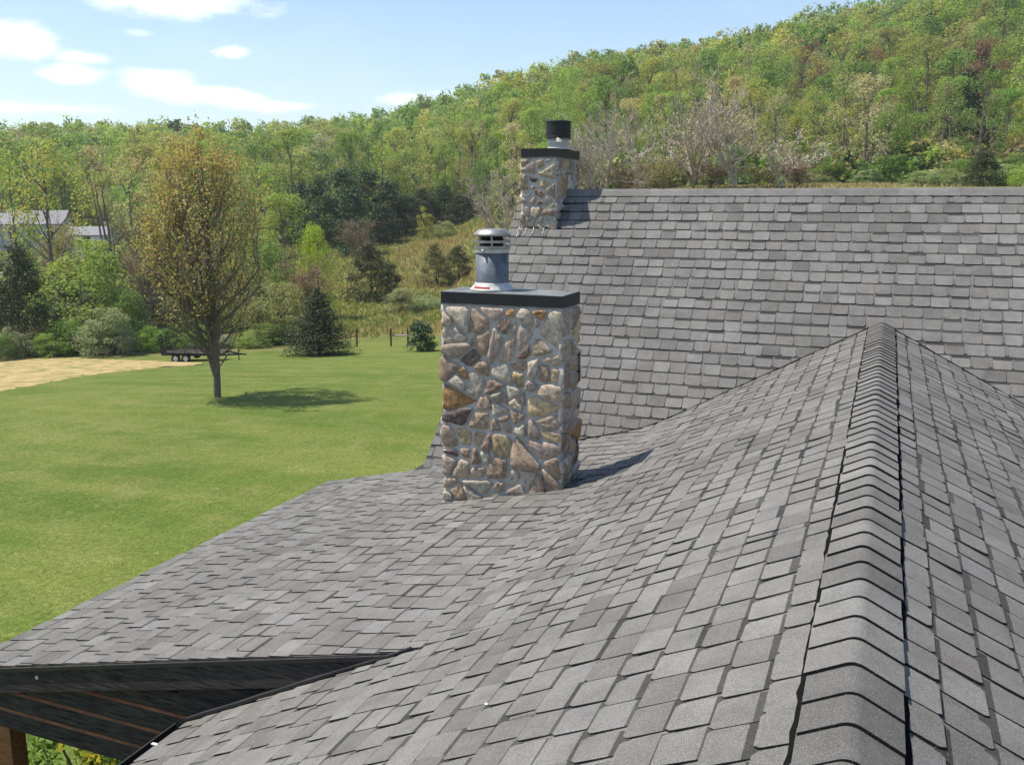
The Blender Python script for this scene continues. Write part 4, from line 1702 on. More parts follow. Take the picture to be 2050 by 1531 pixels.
def lawn_evergreens():
    x, y, z = ground_hit(640, 711)
    d = math.hypot(x, y)
    H = z_at(640, 575, d) - z
    R = 68 / F_PX * d * 1.18
    v = conifer_variant(3, H, R, 24, 16, 70, 0.145, -0.02, 0.2, 0.03)
    v = build_meshes('spruce', v, M_BARK_DARK, M_NEEDLE)
    place_tree('spruce_tree', 'dark conical spruce standing at the far edge of the lawn', 'tree', None, v, (x, y, z), 1.0, 0.4, (0.048, 0.068, 0.026))
    x, y, z = ground_hit(843, 703)
    d = math.hypot(x, y)
    H = z_at(843, 641, d) - z
    v = blob_shrub_variant(5, 58 / F_PX * d, H, 60, 60, 0.16, 0.2, 6)
    v = build_meshes('round_evergreen', v, M_BARK_DARK, M_NEEDLE)
    place_tree('evergreen_shrub', 'small rounded dark evergreen beside the fence posts', 'shrub', None, v, (x, y, z), 1.0, 0.0, (0.06, 0.105, 0.042))


lawn_evergreens()

VAR = {}
for k in range(4):
    VAR['round', k] = build_meshes('round_tree', deciduous_variant(40 + k, 'round', 120, 0.215), M_BARK, M_LEAF)
    VAR['tall', k] = build_meshes('tall_tree', deciduous_variant(50 + k, 'tall', 105, 0.205), M_BARK, M_LEAF)
    VAR['loose', k] = build_meshes('loose_tree', deciduous_variant(60 + k, 'loose', 75, 0.19), M_BARK, M_LEAF)
    VAR['high', k] = build_meshes('high_tree', deciduous_variant(65 + k, 'high', 75, 0.19), M_BARK, M_LEAF)
    VAR['bush', k] = build_meshes('bush', blob_shrub_variant(70 + k, 8.0, 10.0, 64, 110, 0.27, 0.3, 9), M_BARK, M_LEAF)
    VAR['cedar', k] = build_meshes('cedar', blob_shrub_variant(80 + k, 6.0, 10.0, 75, 105, 0.24, 0.3, 7, True), M_BARK_DARK, M_NEEDLE)
    VAR['pine', k] = build_meshes('pine', blob_shrub_variant(90 + k, 5.6, 10.0, 46, 150, 0.27, 0.5, 8, True), M_BARK_DARK, M_NEEDLE)
for k in range(3):
    mb, tips = branchy_variant(120 + k, 10.0, 4.6, 30, up=0.6, clear=0.06, twigs=6, wob=0.55, r0=0.17, leaders=5, tip_r=0.026, lean_k=2.6)
    VAR['bare', k] = (mb.mesh('bare_tree', M_BARK_PALE, colour=False), None)
for k in range(2):
    mb, tips = branchy_variant(130 + k, 10.0, 4.6, 26, up=0.5, clear=0.05, twigs=7, wob=0.55, r0=0.08, leaders=7, tip_r=0.014)
    rs = np.random.RandomState(k)
    tp = np.array([t[0] for t in tips])
    tp = np.repeat(tp, 2, axis=0) + rs.normal(0, 0.25, (len(tp) * 2, 3))
    V, Fc = leaf_quads(rs, tp, np.tile([0, 0, 0.5], (len(tp), 1)), 0.22, 0.6)
    VAR['thicket', k] = (mb.mesh('thicket', M_BARK, colour=False), np_mesh('thicket_crown', V, Fc, M_LEAF, tones(rs, len(Fc))))
mb, tips = branchy_variant(145, 10.0, 5.0, 5, up=0.35, clear=0.3, twigs=2, wob=0.6, r0=0.4, leaders=3, tip_r=0.03)
VAR['gnarled', 0] = (mb.mesh('gnarled_tree', M_BARK, colour=False), None)

HEIGHT = {'bush': 10.0, 'cedar': 10.0}
WIDTH = {'high': 7.4, 'round': 7.4, 'tall': 5.6, 'loose': 7.4, 'bush': 8.6, 'cedar': 6.4, 'pine': 5.8, 'bare': 8.5, 'thicket': 8.5, 'gnarled': 8.5}
VR = random.Random(9)


def veg(u, vtop, d, wpx, kind, colour, name, label, cat='tree', group=None, sink=0.1):
    x, y, z = at_bearing(u, d)
    H = z_at(u, vtop, d) - z
    W = wpx / F_PX * d
    ks = [k for k in VAR if k[0] == kind]
    v = VAR[VR.choice(ks)]
    c = tuple(q * VR.uniform(0.9, 1.1) for q in COLOURS[colour])
    return place_tree(name, label, cat, group, v, (x, y, z - sink), (W / WIDTH[kind], W / WIDTH[kind], H / 10.0), VR.uniform(0, 6.28), c)


# left hedge and trees behind the lawn
veg(22, 478, 78, 120, 'cedar', 'dark', 'cedar_tree', 'dark cedar at the edge of the lawn by the straw')
veg(-40, 520, 80, 90, 'cedar', 'dark', 'cedar_tree', 'dark cedar beside the darker one at the lawn edge')
veg(150, 468, 80, 200, 'bush', 'bright', 'green_tree', 'bright green bushy tree with leaves down to the ground')
veg(232, 575, 77, 110, 'bush', 'green', 'green_bush', 'mid green bush behind the grey green willow bush', 'bush')
veg(190, 612, 74, 110, 'bush', 'silver', 'willow_bush', 'grey green bush at the lawn edge below the bright tree', 'bush')
veg(262, 505, 84, 110, 'thicket', 'brown', 'bare_thicket', 'brown twiggy thicket between the bright tree and the lone tree', 'thicket')
veg(330, 560, 84, 130, 'thicket', 'olive', 'bare_thicket', 'olive twiggy thicket behind the parked trailer', 'thicket')
veg(400, 575, 82, 120, 'bush', 'green', 'green_bush', 'green bush right behind the parked trailer', 'bush')
veg(500, 580, 80, 120, 'thicket', 'olive', 'bare_thicket', 'olive thicket beside the dark spruce', 'thicket')
veg(558, 560, 80, 110, 'bush', 'olive', 'olive_bush', 'olive bush touching the dark spruce', 'bush')
veg(600, 520, 84, 130, 'thicket', 'brown', 'bare_thicket', 'brown bare thicket above the dark spruce', 'thicket')
veg(540, 480, 90, 120, 'bush', 'green', 'green_bush', 'green bushy tree between lone tree and lime tree', 'tree')
veg(455, 470, 92, 130, 'loose', 'olive', 'budding_tree', 'olive budding tree hidden behind the lone lawn tree')
veg(370, 450, 96, 130, 'loose', 'brown', 'budding_tree', 'brown budding tree hidden behind the lone lawn tree')
veg(626, 436, 93, 84, 'bush', 'lime', 'lime_tree', 'vivid lime green small tree in front of the pines')
veg(565, 388, 108, 130, 'round', 'bright', 'green_tree', 'fresh green rounded tree left of the pines')
veg(95, 276, 105, 190, 'high', 'yellow', 'tall_tree', 'tall yellow green tree in front of the white farmhouse')
veg(20, 300, 112, 120, 'high', 'yellow', 'tall_tree', 'yellow green tree rising beside the white farmhouse chimney')
veg(120, 440, 118, 110, 'thicket', 'olive', 'bare_thicket', 'olive twiggy thicket in front of the white farmhouse', 'thicket')
veg(45, 452, 122, 90, 'round', 'bright', 'green_tree', 'small bright tree in front of the white farmhouse')
veg(213, 322, 100, 120, 'gnarled', 'brown', 'gnarled_tree', 'old dark tree with crooked bare limbs behind the farmhouse shed')
veg(255, 315, 130, 140, 'loose', 'tan', 'budding_tree', 'tan budding tree behind the crooked bare tree')
veg(310, 360, 122, 130, 'round', 'bright', 'green_tree', 'fresh green tree behind the crooked bare tree')
veg(275, 420, 112, 110, 'thicket', 'brown', 'bare_thicket', 'brown twiggy thicket beside the farmhouse shed', 'thicket')
veg(480, 345, 135, 120, 'loose', 'tan', 'budding_tree', 'tan budding tree right of the lone tree top')
veg(420, 350, 140, 130, 'round', 'yellow', 'green_tree', 'yellow green tree behind the lone tree top')
veg(350, 340, 150, 130, 'loose', 'tan', 'budding_tree', 'tan budding tree left of the lone tree top')
veg(520, 330, 160, 110, 'round', 'bright', 'green_tree', 'bright tree on the rise left of the pines')
# undergrowth along the lawn edge
for k, u in enumerate(range(-30, 575, 34)):
    col = ['green', 'dark', 'green', 'bright', 'olive', 'silver'][(k * 5) % 6]
    lab = {'green': 'low mid green shrub in the hedge along the lawn', 'dark': 'low dark shrub in the hedge along the lawn', 'bright': 'low bright green shrub in the hedge along the lawn',
           'olive': 'low olive shrub in the hedge along the lawn', 'silver': 'low grey green shrub in the hedge along the lawn'}[col]
    veg(u, VR.uniform(632, 672), 75 + (k % 3), VR.uniform(60, 95), 'bush', col, 'hedge_shrub', lab, 'shrub', 'hedge shrubs along the lawn')
for k, u in enumerate(range(40, 580, 62)):
    veg(u, VR.uniform(560, 610), 87 + (k % 3) * 2, VR.uniform(90, 130), 'cedar', 'dark', 'dark_shrub', 'tall dark shrub standing behind the lawn hedge', 'shrub', 'dark shrubs behind the hedge')
# meadow
veg(735, 478, 104, 120, 'cedar', 'cedar', 'juniper', 'big dark juniper bush on the meadow slope', 'bush')
veg(775, 520, 102, 80, 'cedar', 'cedar', 'juniper', 'lower dark juniper leaning on the big meadow juniper', 'bush')
veg(868, 482, 112, 80, 'cedar', 'moss', 'juniper', 'olive brown juniper bush on the meadow', 'bush')
veg(915, 488, 114, 80, 'cedar', 'cedar', 'juniper', 'dark juniper bush next to the near flue', 'bush')
veg(800, 572, 96, 80, 'bush', 'silver', 'silver_bush', 'silvery green bush at the foot of the meadow juniper', 'bush')
veg(852, 588, 98, 70, 'bush', 'silver', 'silver_bush', 'low silvery bush beside the near stone chimney', 'bush')
veg(710, 440, 128, 90, 'thicket', 'brown', 'bare_thicket', 'brown bare thicket below the pines', 'thicket')
veg(850, 412, 152, 46, 'round', 'yellow', 'yellow_tree', 'small yellow tree against the dark wood edge')
veg(885, 440, 152, 60, 'bush', 'silver', 'silver_bush', 'pale silvery bush at the dark wood edge', 'bush')
for (u, v, d, w) in ((605, 362, 158, 100), (645, 345, 152, 105), (690, 330, 156, 110), (735, 330, 152, 115), (778, 355, 158, 95), (705, 370, 140, 90)):
    veg(u, v, d, w, 'pine', 'pine', 'pine_tree', 'dark blue green pine in the clump above the meadow', 'tree', 'pine clump above the meadow')
for (u, v, d, w) in ((815, 385, 160, 90), (845, 372, 166, 90), (888, 365, 168, 100), (925, 385, 164, 90), (960, 372, 168, 90), (1000, 390, 164, 70), (765, 410, 150, 90)):
    veg(u, v, d, w, 'cedar', 'dark', 'cedar_tree', 'very dark cedar along the wood edge above the meadow', 'tree', 'dark cedars at the wood edge')
# bare trees and bushes beyond the main ridge
for (u, v, d, w, lab) in ((1205, 195, 98, 150, 'pale bare tree just right of the slender chimney'), (1385, 145, 98, 190, 'tallest pale bare tree rising behind the main ridge'),
                          (1470, 190, 96, 170, 'pale bare tree with leaning limbs behind the main ridge'), (1560, 250, 97, 150, 'lower pale bare tree beside the orange grass'),
                          (1010, 330, 110, 130, 'pale bare tree left of the slender chimney'), (1290, 215, 106, 150, 'pale bare tree between the slender chimney and the tallest one'), (1165, 240, 108, 120, 'low pale bare tree showing behind the slender chimney')):
    veg(u, v, d, w, 'bare', 'brown', 'bare_tree', lab)
for (u, v, w, c) in ((1250, 330, 100, 'brown'), (1310, 310, 110, 'olive'), (1420, 325, 110, 'brown'), (1520, 330, 100, 'olive'), (1130, 320, 90, 'brown'), (1600, 325, 90, 'rust')):
    veg(u, v, 98, w * 1.1, 'thicket', c, 'bare_thicket', {'brown': 'brown', 'olive': 'olive', 'rust': 'rusty'}[c] + ' twiggy undergrowth below the pale bare trees', 'thicket', 'undergrowth below the bare trees')
k = 0
for u in range(1620, 2120, 38):
    c, kd, v = [('silver', 'bush', 338), ('green', 'bush', 318), ('dark', 'cedar', 300), ('silver', 'bush', 330), ('green', 'bush', 300), ('bright', 'bush', 310), ('silver', 'bush', 345)][k % 7]
    lab = {'silver': 'silvery green shrub in the row behind the main ridge', 'green': 'mid green shrub in the row behind the main ridge', 'dark': 'dark cedar in the shrub row behind the main ridge',
           'bright': 'bright green shrub in the row behind the main ridge'}[c]
    veg(u, v + VR.uniform(-8, 8), (112 if u < 1840 else 99) + (k % 3) * 3, VR.uniform(60, 100), kd, c, 'hedgerow_shrub', lab, 'shrub', 'shrub row behind the main ridge')
    k += 1
# shrub under the porch end
x, y, z = -8.2, 8.6, gz(-8.2, 8.6)
v = blob_shrub_variant(15, 2.3, 1.75, 70, 75, 0.085, 0.3, 8)
sprig = (v[1][0].reshape(-1, 4, 3).mean(1) - np.array([0.5, -0.3, 1.3]))
v[1][2][np.linalg.norm(sprig, axis=1) < 0.42] *= np.array([2.6, 1.5, 0.8])
v = build_meshes('porch_shrub', v, M_BARK, M_LEAF)
PS = np.array(ray(185, 1540))
PS = PS * (-6.4 / PS[2])
place_tree('leafy_shrub', 'dense green shrub with yellow sprigs seen below the porch header', 'shrub', None, v, (PS[0], PS[1], gz(PS[0], PS[1])), 1.0, 0, (0.15, 0.24, 0.04))

# --- hillside woods: 300 separate trees, the rest one mass


def hill_colour(rs, az, d):
    r = rs.uniform()
    if az > 3 and d < 240:
        names, p = ['green', 'olive', 'tan', 'bright', 'yellow', 'rust', 'dark'], [0.23, 0.20, 0.13, 0.22, 0.16, 0.03, 0.03]
    elif az > 0:
        names, p = ['bright', 'yellow', 'green', 'olive', 'tan', 'dark'], [0.40, 0.28, 0.18, 0.08, 0.05, 0.01]
    else:
        names, p = ['bright', 'yellow', 'green', 'olive', 'tan', 'dark'], [0.38, 0.24, 0.27, 0.06, 0.04, 0.01]
    return rs.choice(names, p=p)


def hillside():
    rs = np.random.RandomState(31)
    spots = []
    cell = {}
    tries = 0
    while tries < 30000 and len(spots) < 2100:
        tries += 1
        az = rs.uniform(-33, 33)
        d = math.sqrt(rs.uniform(112 ** 2, 520 ** 2))
        start = np.interp(az, [-33, -17, -12, -3, 2, 10, 33], [112, 116, 170, 174, 112, 114, 116])
        end = np.interp(az, [-33, -4, 2, 12, 28, 33], [520, 515, 490, 460, 500, 500])
        if d < start or d > end:
            continue
        a = math.radians(az)
        x = d * (math.cos(a) * FH[0] + math.sin(a) * RT[0])
        y = d * (math.cos(a) * FH[1] + math.sin(a) * RT[1])
        if az < -22.5 and d < 172:          # open yard round the farmhouse
            continue
        gap = 4.0 + 0.006 * d
        key = (int(x // 7), int(y // 7))
        ok = True
        for i in (-1, 0, 1):
            for j in (-1, 0, 1):
                for (qx, qy) in cell.get((key[0] + i, key[1] + j), []):
                    if (qx - x) ** 2 + (qy - y) ** 2 < gap * gap:
                        ok = False
        if not ok:
            continue
        cell.setdefault(key, []).append((x, y))
        spots.append((x, y, d, az))
    X = np.array([s[0] for s in spots])
    Y = np.array([s[1] for s in spots])
    Z = ground_z(X, Y)
    order = np.argsort([s[2] for s in spots])
    labels = {'bright': 'fresh green spring tree on the wooded hillside', 'green': 'mid green tree on the wooded hillside', 'yellow': 'yellow green tree on the wooded hillside',
              'olive': 'olive budding tree on the wooded hillside', 'tan': 'tan barely leafed tree on the wooded hillside', 'rust': 'rusty red budding tree on the wooded hillside', 'dark': 'dark evergreen on the wooded hillside'}
    # light variants for the mass
    light = {}
    for k in range(3):
        for st in ('round', 'tall', 'loose'):
            light[st, k] = deciduous_variant(200 + k * 7 + len(st), st, 32, 0.38)
            light[st, k + 3] = deciduous_variant(230 + k * 7 + len(st), st, 15, 0.56)
    VV, FF, TT = [], [], []
    TV, TF, tn, nv = [], [], 0, 0
    made = 0
    for idx in order:
        x, y, d, az = spots[idx]
        z = float(Z[idx])
        pu_, pv_, pz_ = project(np.array([[x, y, z + 9]]))
        c = hill_colour(rs, az, d)
        kind = rs.choice(['round', 'tall', 'loose'], p=[0.5, 0.25, 0.25]) if c not in ('tan', 'olive') else rs.choice(['loose', 'round'], p=[0.6, 0.4])
        if d > 400:
            kind = rs.choice(['tall', 'tall', 'loose'])
        H = rs.uniform(9.5, 17) * (0.78 if d < 170 else 1.0) * (1.1 if kind == 'tall' else 1.0)
        W = H / 10 * rs.uniform(0.72, 1.1)
        colour = np.array(COLOURS[c]) * rs.uniform(0.72, 1.2) * np.array([rs.uniform(0.92, 1.08), 1.0, rs.uniform(0.85, 1.3)])
        visible = -40 < pu_[0] < 2090 and pv_[0] > -60
        if visible and made < 300 and not (az > -3 and pv_[0] > 400):
            kk = int(rs.randint(4))
            if c == 'dark':
                kind = 'cedar'
            place_tree('hillside_tree', labels[c], 'tree', 'trees of the hillside woods', VAR[kind, kk], (x, y, z - 0.2), (W, W, H / 10), rs.uniform(0, 6.28), tuple(colour))
            made += 1
        else:
            mbt, (V, Fc, T) = light[kind, int(rs.randint(3)) + (0 if d < 330 else 3)]
            a = rs.uniform(0, 6.28)
            ca, sa = math.cos(a), math.sin(a)
            R3 = np.array([[ca * W, -sa * W, 0], [sa * W, ca * W, 0], [0, 0, H / 10]])
            VV.append(V @ R3.T + np.array([x, y, z]))
            FF.append(Fc + nv)
            nv += len(V)
            TT.append(T * colour)
            # a straight trunk
            h = H * 0.72
            r = 0.16
            tv = np.array([[r * math.cos(q * 2.094 + a), r * math.sin(q * 2.094 + a), 0] for q in range(3)] + [[0.03 * math.cos(q * 2.094), 0.03 * math.sin(q * 2.094), h] for q in range(3)]) + np.array([x, y, z - 0.3])
            TV.append(tv)
            TF.append(np.array([[0, 1, 4, 3], [1, 2, 5, 4], [2, 0, 3, 5]]) + tn)
            tn += 6
    under = [blob_shrub_variant(300 + k, 5.0, 3.6, 16, 11, 0.55, 0.3, 1)[1] for k in range(4)]
    for q in range(900):
        az = rs.uniform(-33, 33)
        start = np.interp(az, [-33, -17, -12, -3, 2, 10, 33], [106, 110, 164, 168, 106, 112, 113])
        d = start + abs(rs.normal(0, 55))
        a = math.radians(az)
        x = d * (math.cos(a) * FH[0] + math.sin(a) * RT[0])
        y = d * (math.cos(a) * FH[1] + math.sin(a) * RT[1])
        V, Fc, T = under[int(rs.randint(4))]
        k = rs.uniform(0.7, 1.5)
        c = COLOURS[rs.choice(['green', 'dark', 'olive', 'brown', 'bright', 'silver'], p=[0.3, 0.15, 0.2, 0.15, 0.12, 0.08])]
        VV.append(V * k + np.array([x, y, gz(x, y) - 0.1]))
        FF.append(Fc + nv)
        nv += len(V)
        TT.append(T * np.array(c))
    me = np_mesh('hillside_woods', np.vstack(VV + TV), np.vstack(FF + [t + nv for t in TF]), M_LEAF_MASS,
                 np.vstack(TT + [np.tile([[0.10, 0.085, 0.07]], (3 * len(TV), 1))]))
    o = link('hillside_woods', me)
    o['kind'] = 'stuff'
    o['label'] = 'spring woods covering the far hillside up to the skyline'
    o['category'] = 'woods'
    print('hill trees', made, 'mass', len(TV))


hillside()


def meadow_grass():
    rs = np.random.RandomState(12)
    P, C = [], []
    n = 0
    while n < 11000:
        right = rs.uniform() < 0.12
        if right:
            az, d = rs.normal(16, 4.5), rs.normal(102, 3.5)
        else:
            az, d = rs.uniform(-15.5, -1), math.sqrt(rs.uniform(79 ** 2, 168 ** 2))
        a = math.radians(az)
        x = d * (math.cos(a) * FH[0] + math.sin(a) * RT[0])
        y = d * (math.cos(a) * FH[1] + math.sin(a) * RT[1])
        k = smooth_noise(np.array(x), np.array(y), 9, 4) + 0.4 * rs.uniform(-1, 1)
        straw = k > 0.28 or right
        P.append((x, y, 0.45 if right else 0.75 if straw else 0.45))
        C.append((0.46, 0.36, 0.19) if straw else ((0.32, 0.28, 0.12) if rs.uniform() < 0.35 else (0.23, 0.27, 0.075)))
        n += 1
    P = np.array(P)
    Z = ground_z(P[:, 0], P[:, 1])
    V, Fc, T = [], [], []
    m = len(P)
    base = np.stack([P[:, 0], P[:, 1], Z - 0.05], 1)
    vs, fs, ts = [], [], []
    for b in range(4):
        a = rs.uniform(0, 6.28, m)
        w = rs.uniform(0.05, 0.14, m)
        h = P[:, 2] * rs.uniform(0.5, 1.2, m)
        off = rs.normal(0, 0.22, (m, 2))
        lean = rs.normal(0, 0.15, (m, 2))
        b0 = base.copy()
        b0[:, :2] += off
        s = np.stack([np.cos(a) * w, np.sin(a) * w, np.zeros(m)], 1)
        t = b0 + np.stack([lean[:, 0], lean[:, 1], h], 1)
        vs.append(np.stack([b0 - s, b0 + s, t], 1).reshape(-1, 3))
        ts.append(np.array(C) * rs.uniform(0.7, 1.3, (m, 1)))
    V = np.vstack(vs)
    Fc = np.arange(len(V)).reshape(-1, 3)
    o = link('meadow_grass', np_mesh('meadow_grass', V, Fc, M_LEAF_MASS, np.vstack(ts)))
    o['kind'] = 'stuff'
    o['label'] = 'tall tan and green meadow grass beyond the fence'
    o['category'] = 'grass'


meadow_grass()

# ------------------------------------------------------------------ farm things


def farmhouse():
    x, y, z = at_bearing(52, 150)
    zt = z_at(62, 422, 150)
    zb = z_at(62, 468, 150) - 4.0
    t = thing('farmhouse', 'white farmhouse with pale metal roof and brick chimney behind trees', 'house', (x, y, z), YAW + math.radians(12))
    he = z_at(62, 446, 150) - z
    hr = zt - z
    L, D = 5.2, 3.2
    mb = MB()
    v = [(-L, -D, -0.6), (L, -D, -0.6), (L, D, -0.6), (-L, D, -0.6), (-L, -D, he), (L, -D, he), (L, D, he), (-L, D, he), (-L, 0, hr), (L, 0, hr)]
    mb.add(v, [(0, 1, 5, 4), (1, 2, 6, 9, 5), (2, 3, 7, 6), (3, 0, 4, 8, 7)])
    link('wall', mb.mesh('wall', M_FARM, colour=False), t)
    mb = MB()
    o = 0.3
    for s in (-1, 1):
        k = (hr - he) / D
        pts = [(-L - o, 0, hr + 0.06), (L + o, 0, hr + 0.06), (L + o, s * (D + o), he - o * k + 0.06), (-L - o, s * (D + o), he - o * k + 0.06)]
        slab(mb, pts if s < 0 else pts[::-1], (0, 0, 0.08))
    link('roof', mb.mesh('roof', M_METALROOF, colour=False), t)
    for cx in (-0.4, -3.6):
        mb = MB()
        mb.box((cx - 0.45, -0.4, hr - 0.8), (cx + 0.45, 0.4, hr + 1.0))
        mb.box((cx - 0.52, -0.47, hr + 0.85), (cx + 0.52, 0.47, hr + 0.98))
        link('brick_chimney', mb.mesh('brick_chimney', M_BRICK, colour=False), t)
    for wx in (-3.6, -1.2, 1.2, 3.6):
        mb = MB()
        mb.box((wx - 0.45, -D - 0.04, he - 2.1), (wx + 0.45, -D - 0.015, he - 0.6))
        w = link('window', mb.mesh('window', M_GLASS, colour=False), t)
        mb = MB()
        mb.box((wx - 0.03, -D - 0.055, he - 2.1), (wx + 0.03, -D - 0.045, he - 0.6))
        mb.box((wx - 0.55, -D - 0.07, he - 2.22), (wx + 0.55, -D - 0.045, he - 2.1))
        link('frame', mb.mesh('frame', M_WHITE, colour=False), w)
    # low shed to the right
    x, y, z = at_bearing(178, 140)
    t = thing('shed', 'low shed with a pale metal roof beside the white farmhouse', 'shed', (x, y, z), YAW + math.radians(5))
    hr = z_at(178, 454, 140) - z
    he = hr - 1.0
    L, D = 2.6, 2.2
    mb = MB()
    v = [(-L, -D, -0.5), (L, -D, -0.5), (L, D, -0.5), (-L, D, -0.5), (-L, -D, he), (L, -D, he), (L, D, he), (-L, D, he), (-L, 0, hr), (L, 0, hr)]
    mb.add(v, [(0, 1, 5, 4), (1, 2, 6, 9, 5), (2, 3, 7, 6), (3, 0, 4, 8, 7)])
    link('wall', mb.mesh('wall', M_WHITE, colour=False), t)
    mb = MB()
    for s in (-1, 1):
        pts = [(-L - 0.2, 0, hr + 0.05), (L + 0.2, 0, hr + 0.05), (L + 0.2, s * (D + 0.2), he - 0.04), (-L - 0.2, s * (D + 0.2), he - 0.04)]
        slab(mb, pts if s < 0 else pts[::-1], (0, 0, 0.07))
    link('roof', mb.mesh('roof', M_METALROOF, colour=False), t)
    mb = MB()
    mb.box((-0.5, -D - 0.03, -0.4), (0.5, -D - 0.01, he - 0.25))
    link('door', mb.mesh('door', M_BARK_DARK, colour=False), t)


farmhouse()


def trailer():
    x, y, z = ground_hit(398, 722)
    d = math.hypot(x, y)
    s = 16.5 / F_PX * d / 0.68        # picture wheels against a 0.68 m tyre
    t = thing('utility_trailer', 'black tandem axle utility trailer with raised ramps behind the lone tree', 'trailer', (x, y, z), YAW + math.radians(-3))
    t.scale = (s, s, s)
    mb = MB()
    L, W = 4.9, 1.9
    x0, x1 = -2.55, 2.1
    for sy in (-1, 1):
        mb.beam((x0, sy * W / 2, 0.62), (x1, sy * W / 2, 0.62), 0.07, 0.16)
        mb.beam((x1, sy * W / 2, 0.60), (x1 + 1.3, 0, 0.55), 0.07, 0.13)
        mb.beam((x0, sy * W / 2, 0.95), (x1, sy * W / 2, 0.95), 0.05, 0.05)
        for q in range(6):
            xx = x0 + (x1 - x0) * q / 5
            mb.beam((xx, sy * W / 2, 0.6), (xx, sy * W / 2, 0.95), 0.05, 0.05, up=(1, 0, 0))
    for q in range(7):
        xx = x0 + (x1 - x0) * q / 6
        mb.beam((xx, -W / 2, 0.6), (xx, W / 2, 0.6), 0.06, 0.1)
    mb.beam((x1 + 1.2, 0, 0.56), (x1 + 1.75, 0, 0.52), 0.1, 0.1)
    mb.beam((x1 + 1.15, 0, 0.02), (x1 + 1.15, 0, 0.95), 0.07, 0.07, up=(1, 0, 0))
    link('frame', mb.mesh('frame', M_BLACK, colour=False), t)
    mb = MB()
    for q in range(9):
        yy = -W / 2 + 0.12 + q * (W - 0.24) / 8
        mb.box((x0, yy - 0.095, 0.69), (x1, yy + 0.095, 0.73))
    link('deck', mb.mesh('deck', M_POST, colour=False), t)
    for sy in (-1, 1):
        mb = MB()
        xr, h = x0 - 0.03, 1.55
        for k in (-0.23, 0.23):
            mb.beam((xr, sy * 0.6 + k, 0.62), (xr - 0.16, sy * 0.6 + k, 0.62 + h), 0.06, 0.06, up=(1, 0, 0))
        for q in range(6):
            f = 0.08 + q * 0.17
            mb.beam((xr - 0.16 * f, sy * 0.6 - 0.24, 0.62 + h * f), (xr - 0.16 * f, sy * 0.6 + 0.24, 0.62 + h * f), 0.07, 0.10)
        link('ramp', mb.mesh('ramp', M_BLACK, colour=False), t)
        mb = MB()
        for xx in (-1.35, -0.55):
            pass
        pr = [(-1.85, 0.62), (-1.75, 0.78), (-1.45, 0.86), (-0.45, 0.86), (-0.15, 0.78), (-0.05, 0.62)]
        for a, b in zip(pr, pr[1:]):
            mb.beam((a[0], sy * (W / 2 + 0.17), a[1]), (b[0], sy * (W / 2 + 0.17), b[1]), 0.28, 0.03)
        link('fender', mb.mesh('fender', M_BLACK, colour=False), t)
        for xx in (-1.36, -0.56):
            cy = sy * (W / 2 + 0.17)
            mb = MB()
            mb.lathe([(0.2, -0.1), (0.31, -0.1), (0.34, -0.07), (0.34, 0.07), (0.31, 0.1), (0.2, 0.1), (0.2, -0.1)], (0, 0, 0), 24, None, False)
            me = mb.mesh('tyre', M_TYRE, True, False)
            w = link('wheel', me, t)
            w.location = (xx, cy, 0.34)
            w.rotation_euler = (math.pi / 2, 0, 0)
            mb = MB()
            mb.lathe([(0.0, -0.05), (0.07, -0.09), (0.1, -0.05), (0.19, -0.06), (0.2, -0.098), (0.2, 0.098), (0.19, 0.06), (0.1, 0.05), (0.07, 0.09), (0.0, 0.05)], (0, 0, 0), 20, None, False)
            link('rim', mb.mesh('rim', M_RIM, True, False), w)
    mb = MB()
    mb.box((x0 - 0.03, -W / 2 + 0.05, 0.57), (x0 + 0.0, -W / 2 + 0.25, 0.67))
    link('tail_light', mb.mesh('tail_light', M_RED, colour=False), t)


trailer()


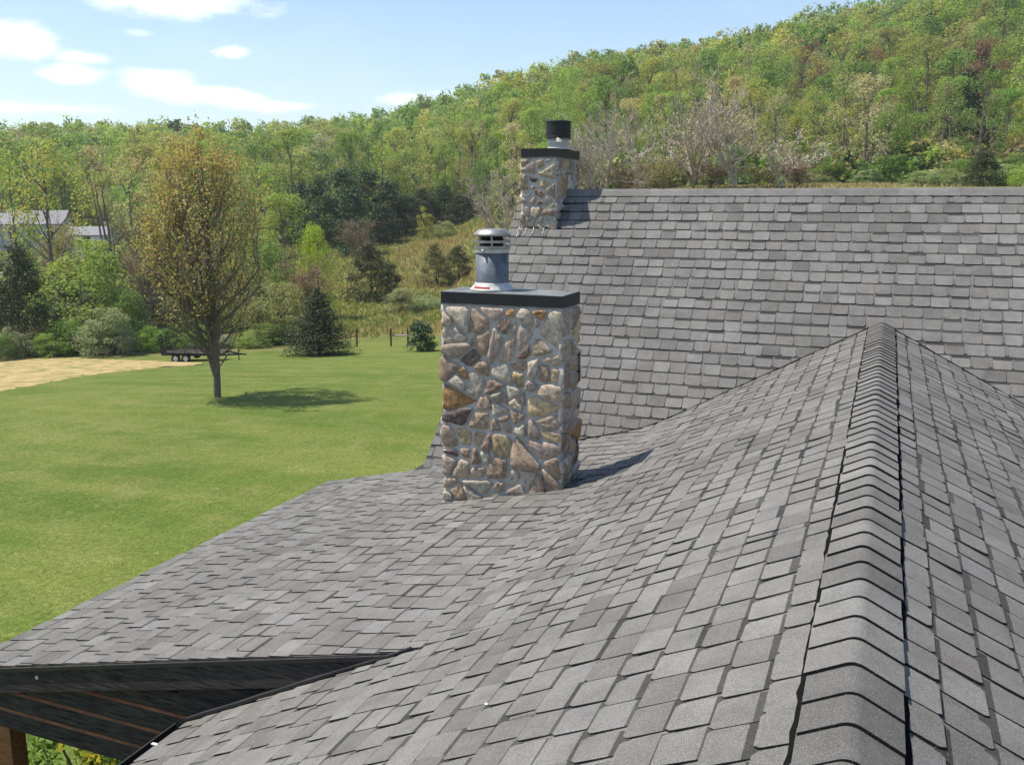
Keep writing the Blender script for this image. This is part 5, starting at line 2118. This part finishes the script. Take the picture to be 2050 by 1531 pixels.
def fence():
    rnd = random.Random(3)

    def post(mb, h, r=0.075):
        mb.tube([(0, 0, -0.3), (rnd.uniform(-0.015, 0.015), 0, h * 0.6), (rnd.uniform(-0.03, 0.03), 0, h)], [r, r * 0.97, r * 0.9], 8)
    x, y, z = ground_hit(715, 694)
    d = math.hypot(x, y)
    mb = MB()
    post(mb, 35 / F_PX * d)
    t = thing('fence_post', 'single dark fence post right of the dark spruce', 'post', (x, y, z))
    link('post', mb.mesh('post', M_POST, colour=False), t)
    xa, ya, za = ground_hit(783, 693)
    xb, yb, zb = ground_hit(817, 693)
    t = thing('fence', 'two dark fence posts joined by one pale rail beside the evergreen', 'fence', (xa, ya, za))
    h = 36 / F_PX * math.hypot(xa, ya)
    for (px, py, pz) in ((xa, ya, za), (xb, yb, zb)):
        mb = MB()
        post(mb, h)
        o = link('post', mb.mesh('post', M_POST, colour=False), t)
        o.location = (px - xa, py - ya, pz - za)
    mb = MB()
    mb.tube([(-0.05, 0, h * 0.62), ((xb - xa) / 2, (yb - ya) / 2, h * 0.6), (xb - xa + 0.05, yb - ya, zb - za + h * 0.6)], [0.07, 0.065, 0.07], 8)
    link('rail', mb.mesh('rail', M_RAIL, colour=False), t)


fence()


def debris():
    # pale chips lying on the near shingles
    for (u, v, r, lab) in ((974, 1408, 0.011, 'tiny white chip lying on the wing shingles below the porch end'),):
        n = np.array([-math.tan(A1), 0, 1.0])
        p = plane_hit(u, v, n, np.array([0, 0, ZR + 0.016]))
        mb = MB()
        mb.add([(-r, -r * 0.7, 0), (r * 0.8, -r, 0.001), (r, r * 0.6, 0), (-r * 0.5, r, 0.001), (0, 0, r * 0.6)], [(0, 1, 4), (1, 2, 4), (2, 3, 4), (3, 0, 4), (3, 2, 1, 0)])
        o = link('chip', mb.mesh('chip', M_WHITE, colour=False))
        o.location = tuple(p)
        o['label'] = lab
        o['category'] = 'debris'


debris()


def haze():
    """thin valley air: one closed box round the whole scene, the sky outside it"""
    mb = MB()
    mb.box((-2700, -2700, -16.0), (2700, 2700, 150.0))
    m = bpy.data.materials.new('haze')
    m.use_nodes = True
    nt = m.node_tree
    nt.nodes.clear()
    out = nt.nodes.new('ShaderNodeOutputMaterial')
    v = nt.nodes.new('ShaderNodeVolumePrincipled')
    v.inputs['Color'].default_value = (0.86, 0.93, 1.0, 1.0)
    v.inputs['Density'].default_value = 0.00027
    v.inputs['Anisotropy'].default_value = 0.2
    nt.links.new(v.outputs[0], out.inputs['Volume'])
    o = link('haze', mb.mesh('haze', m, colour=False))
    o['kind'] = 'stuff'
    o['label'] = 'thin pale haze in the air of the valley'
    o['category'] = 'haze'


haze()
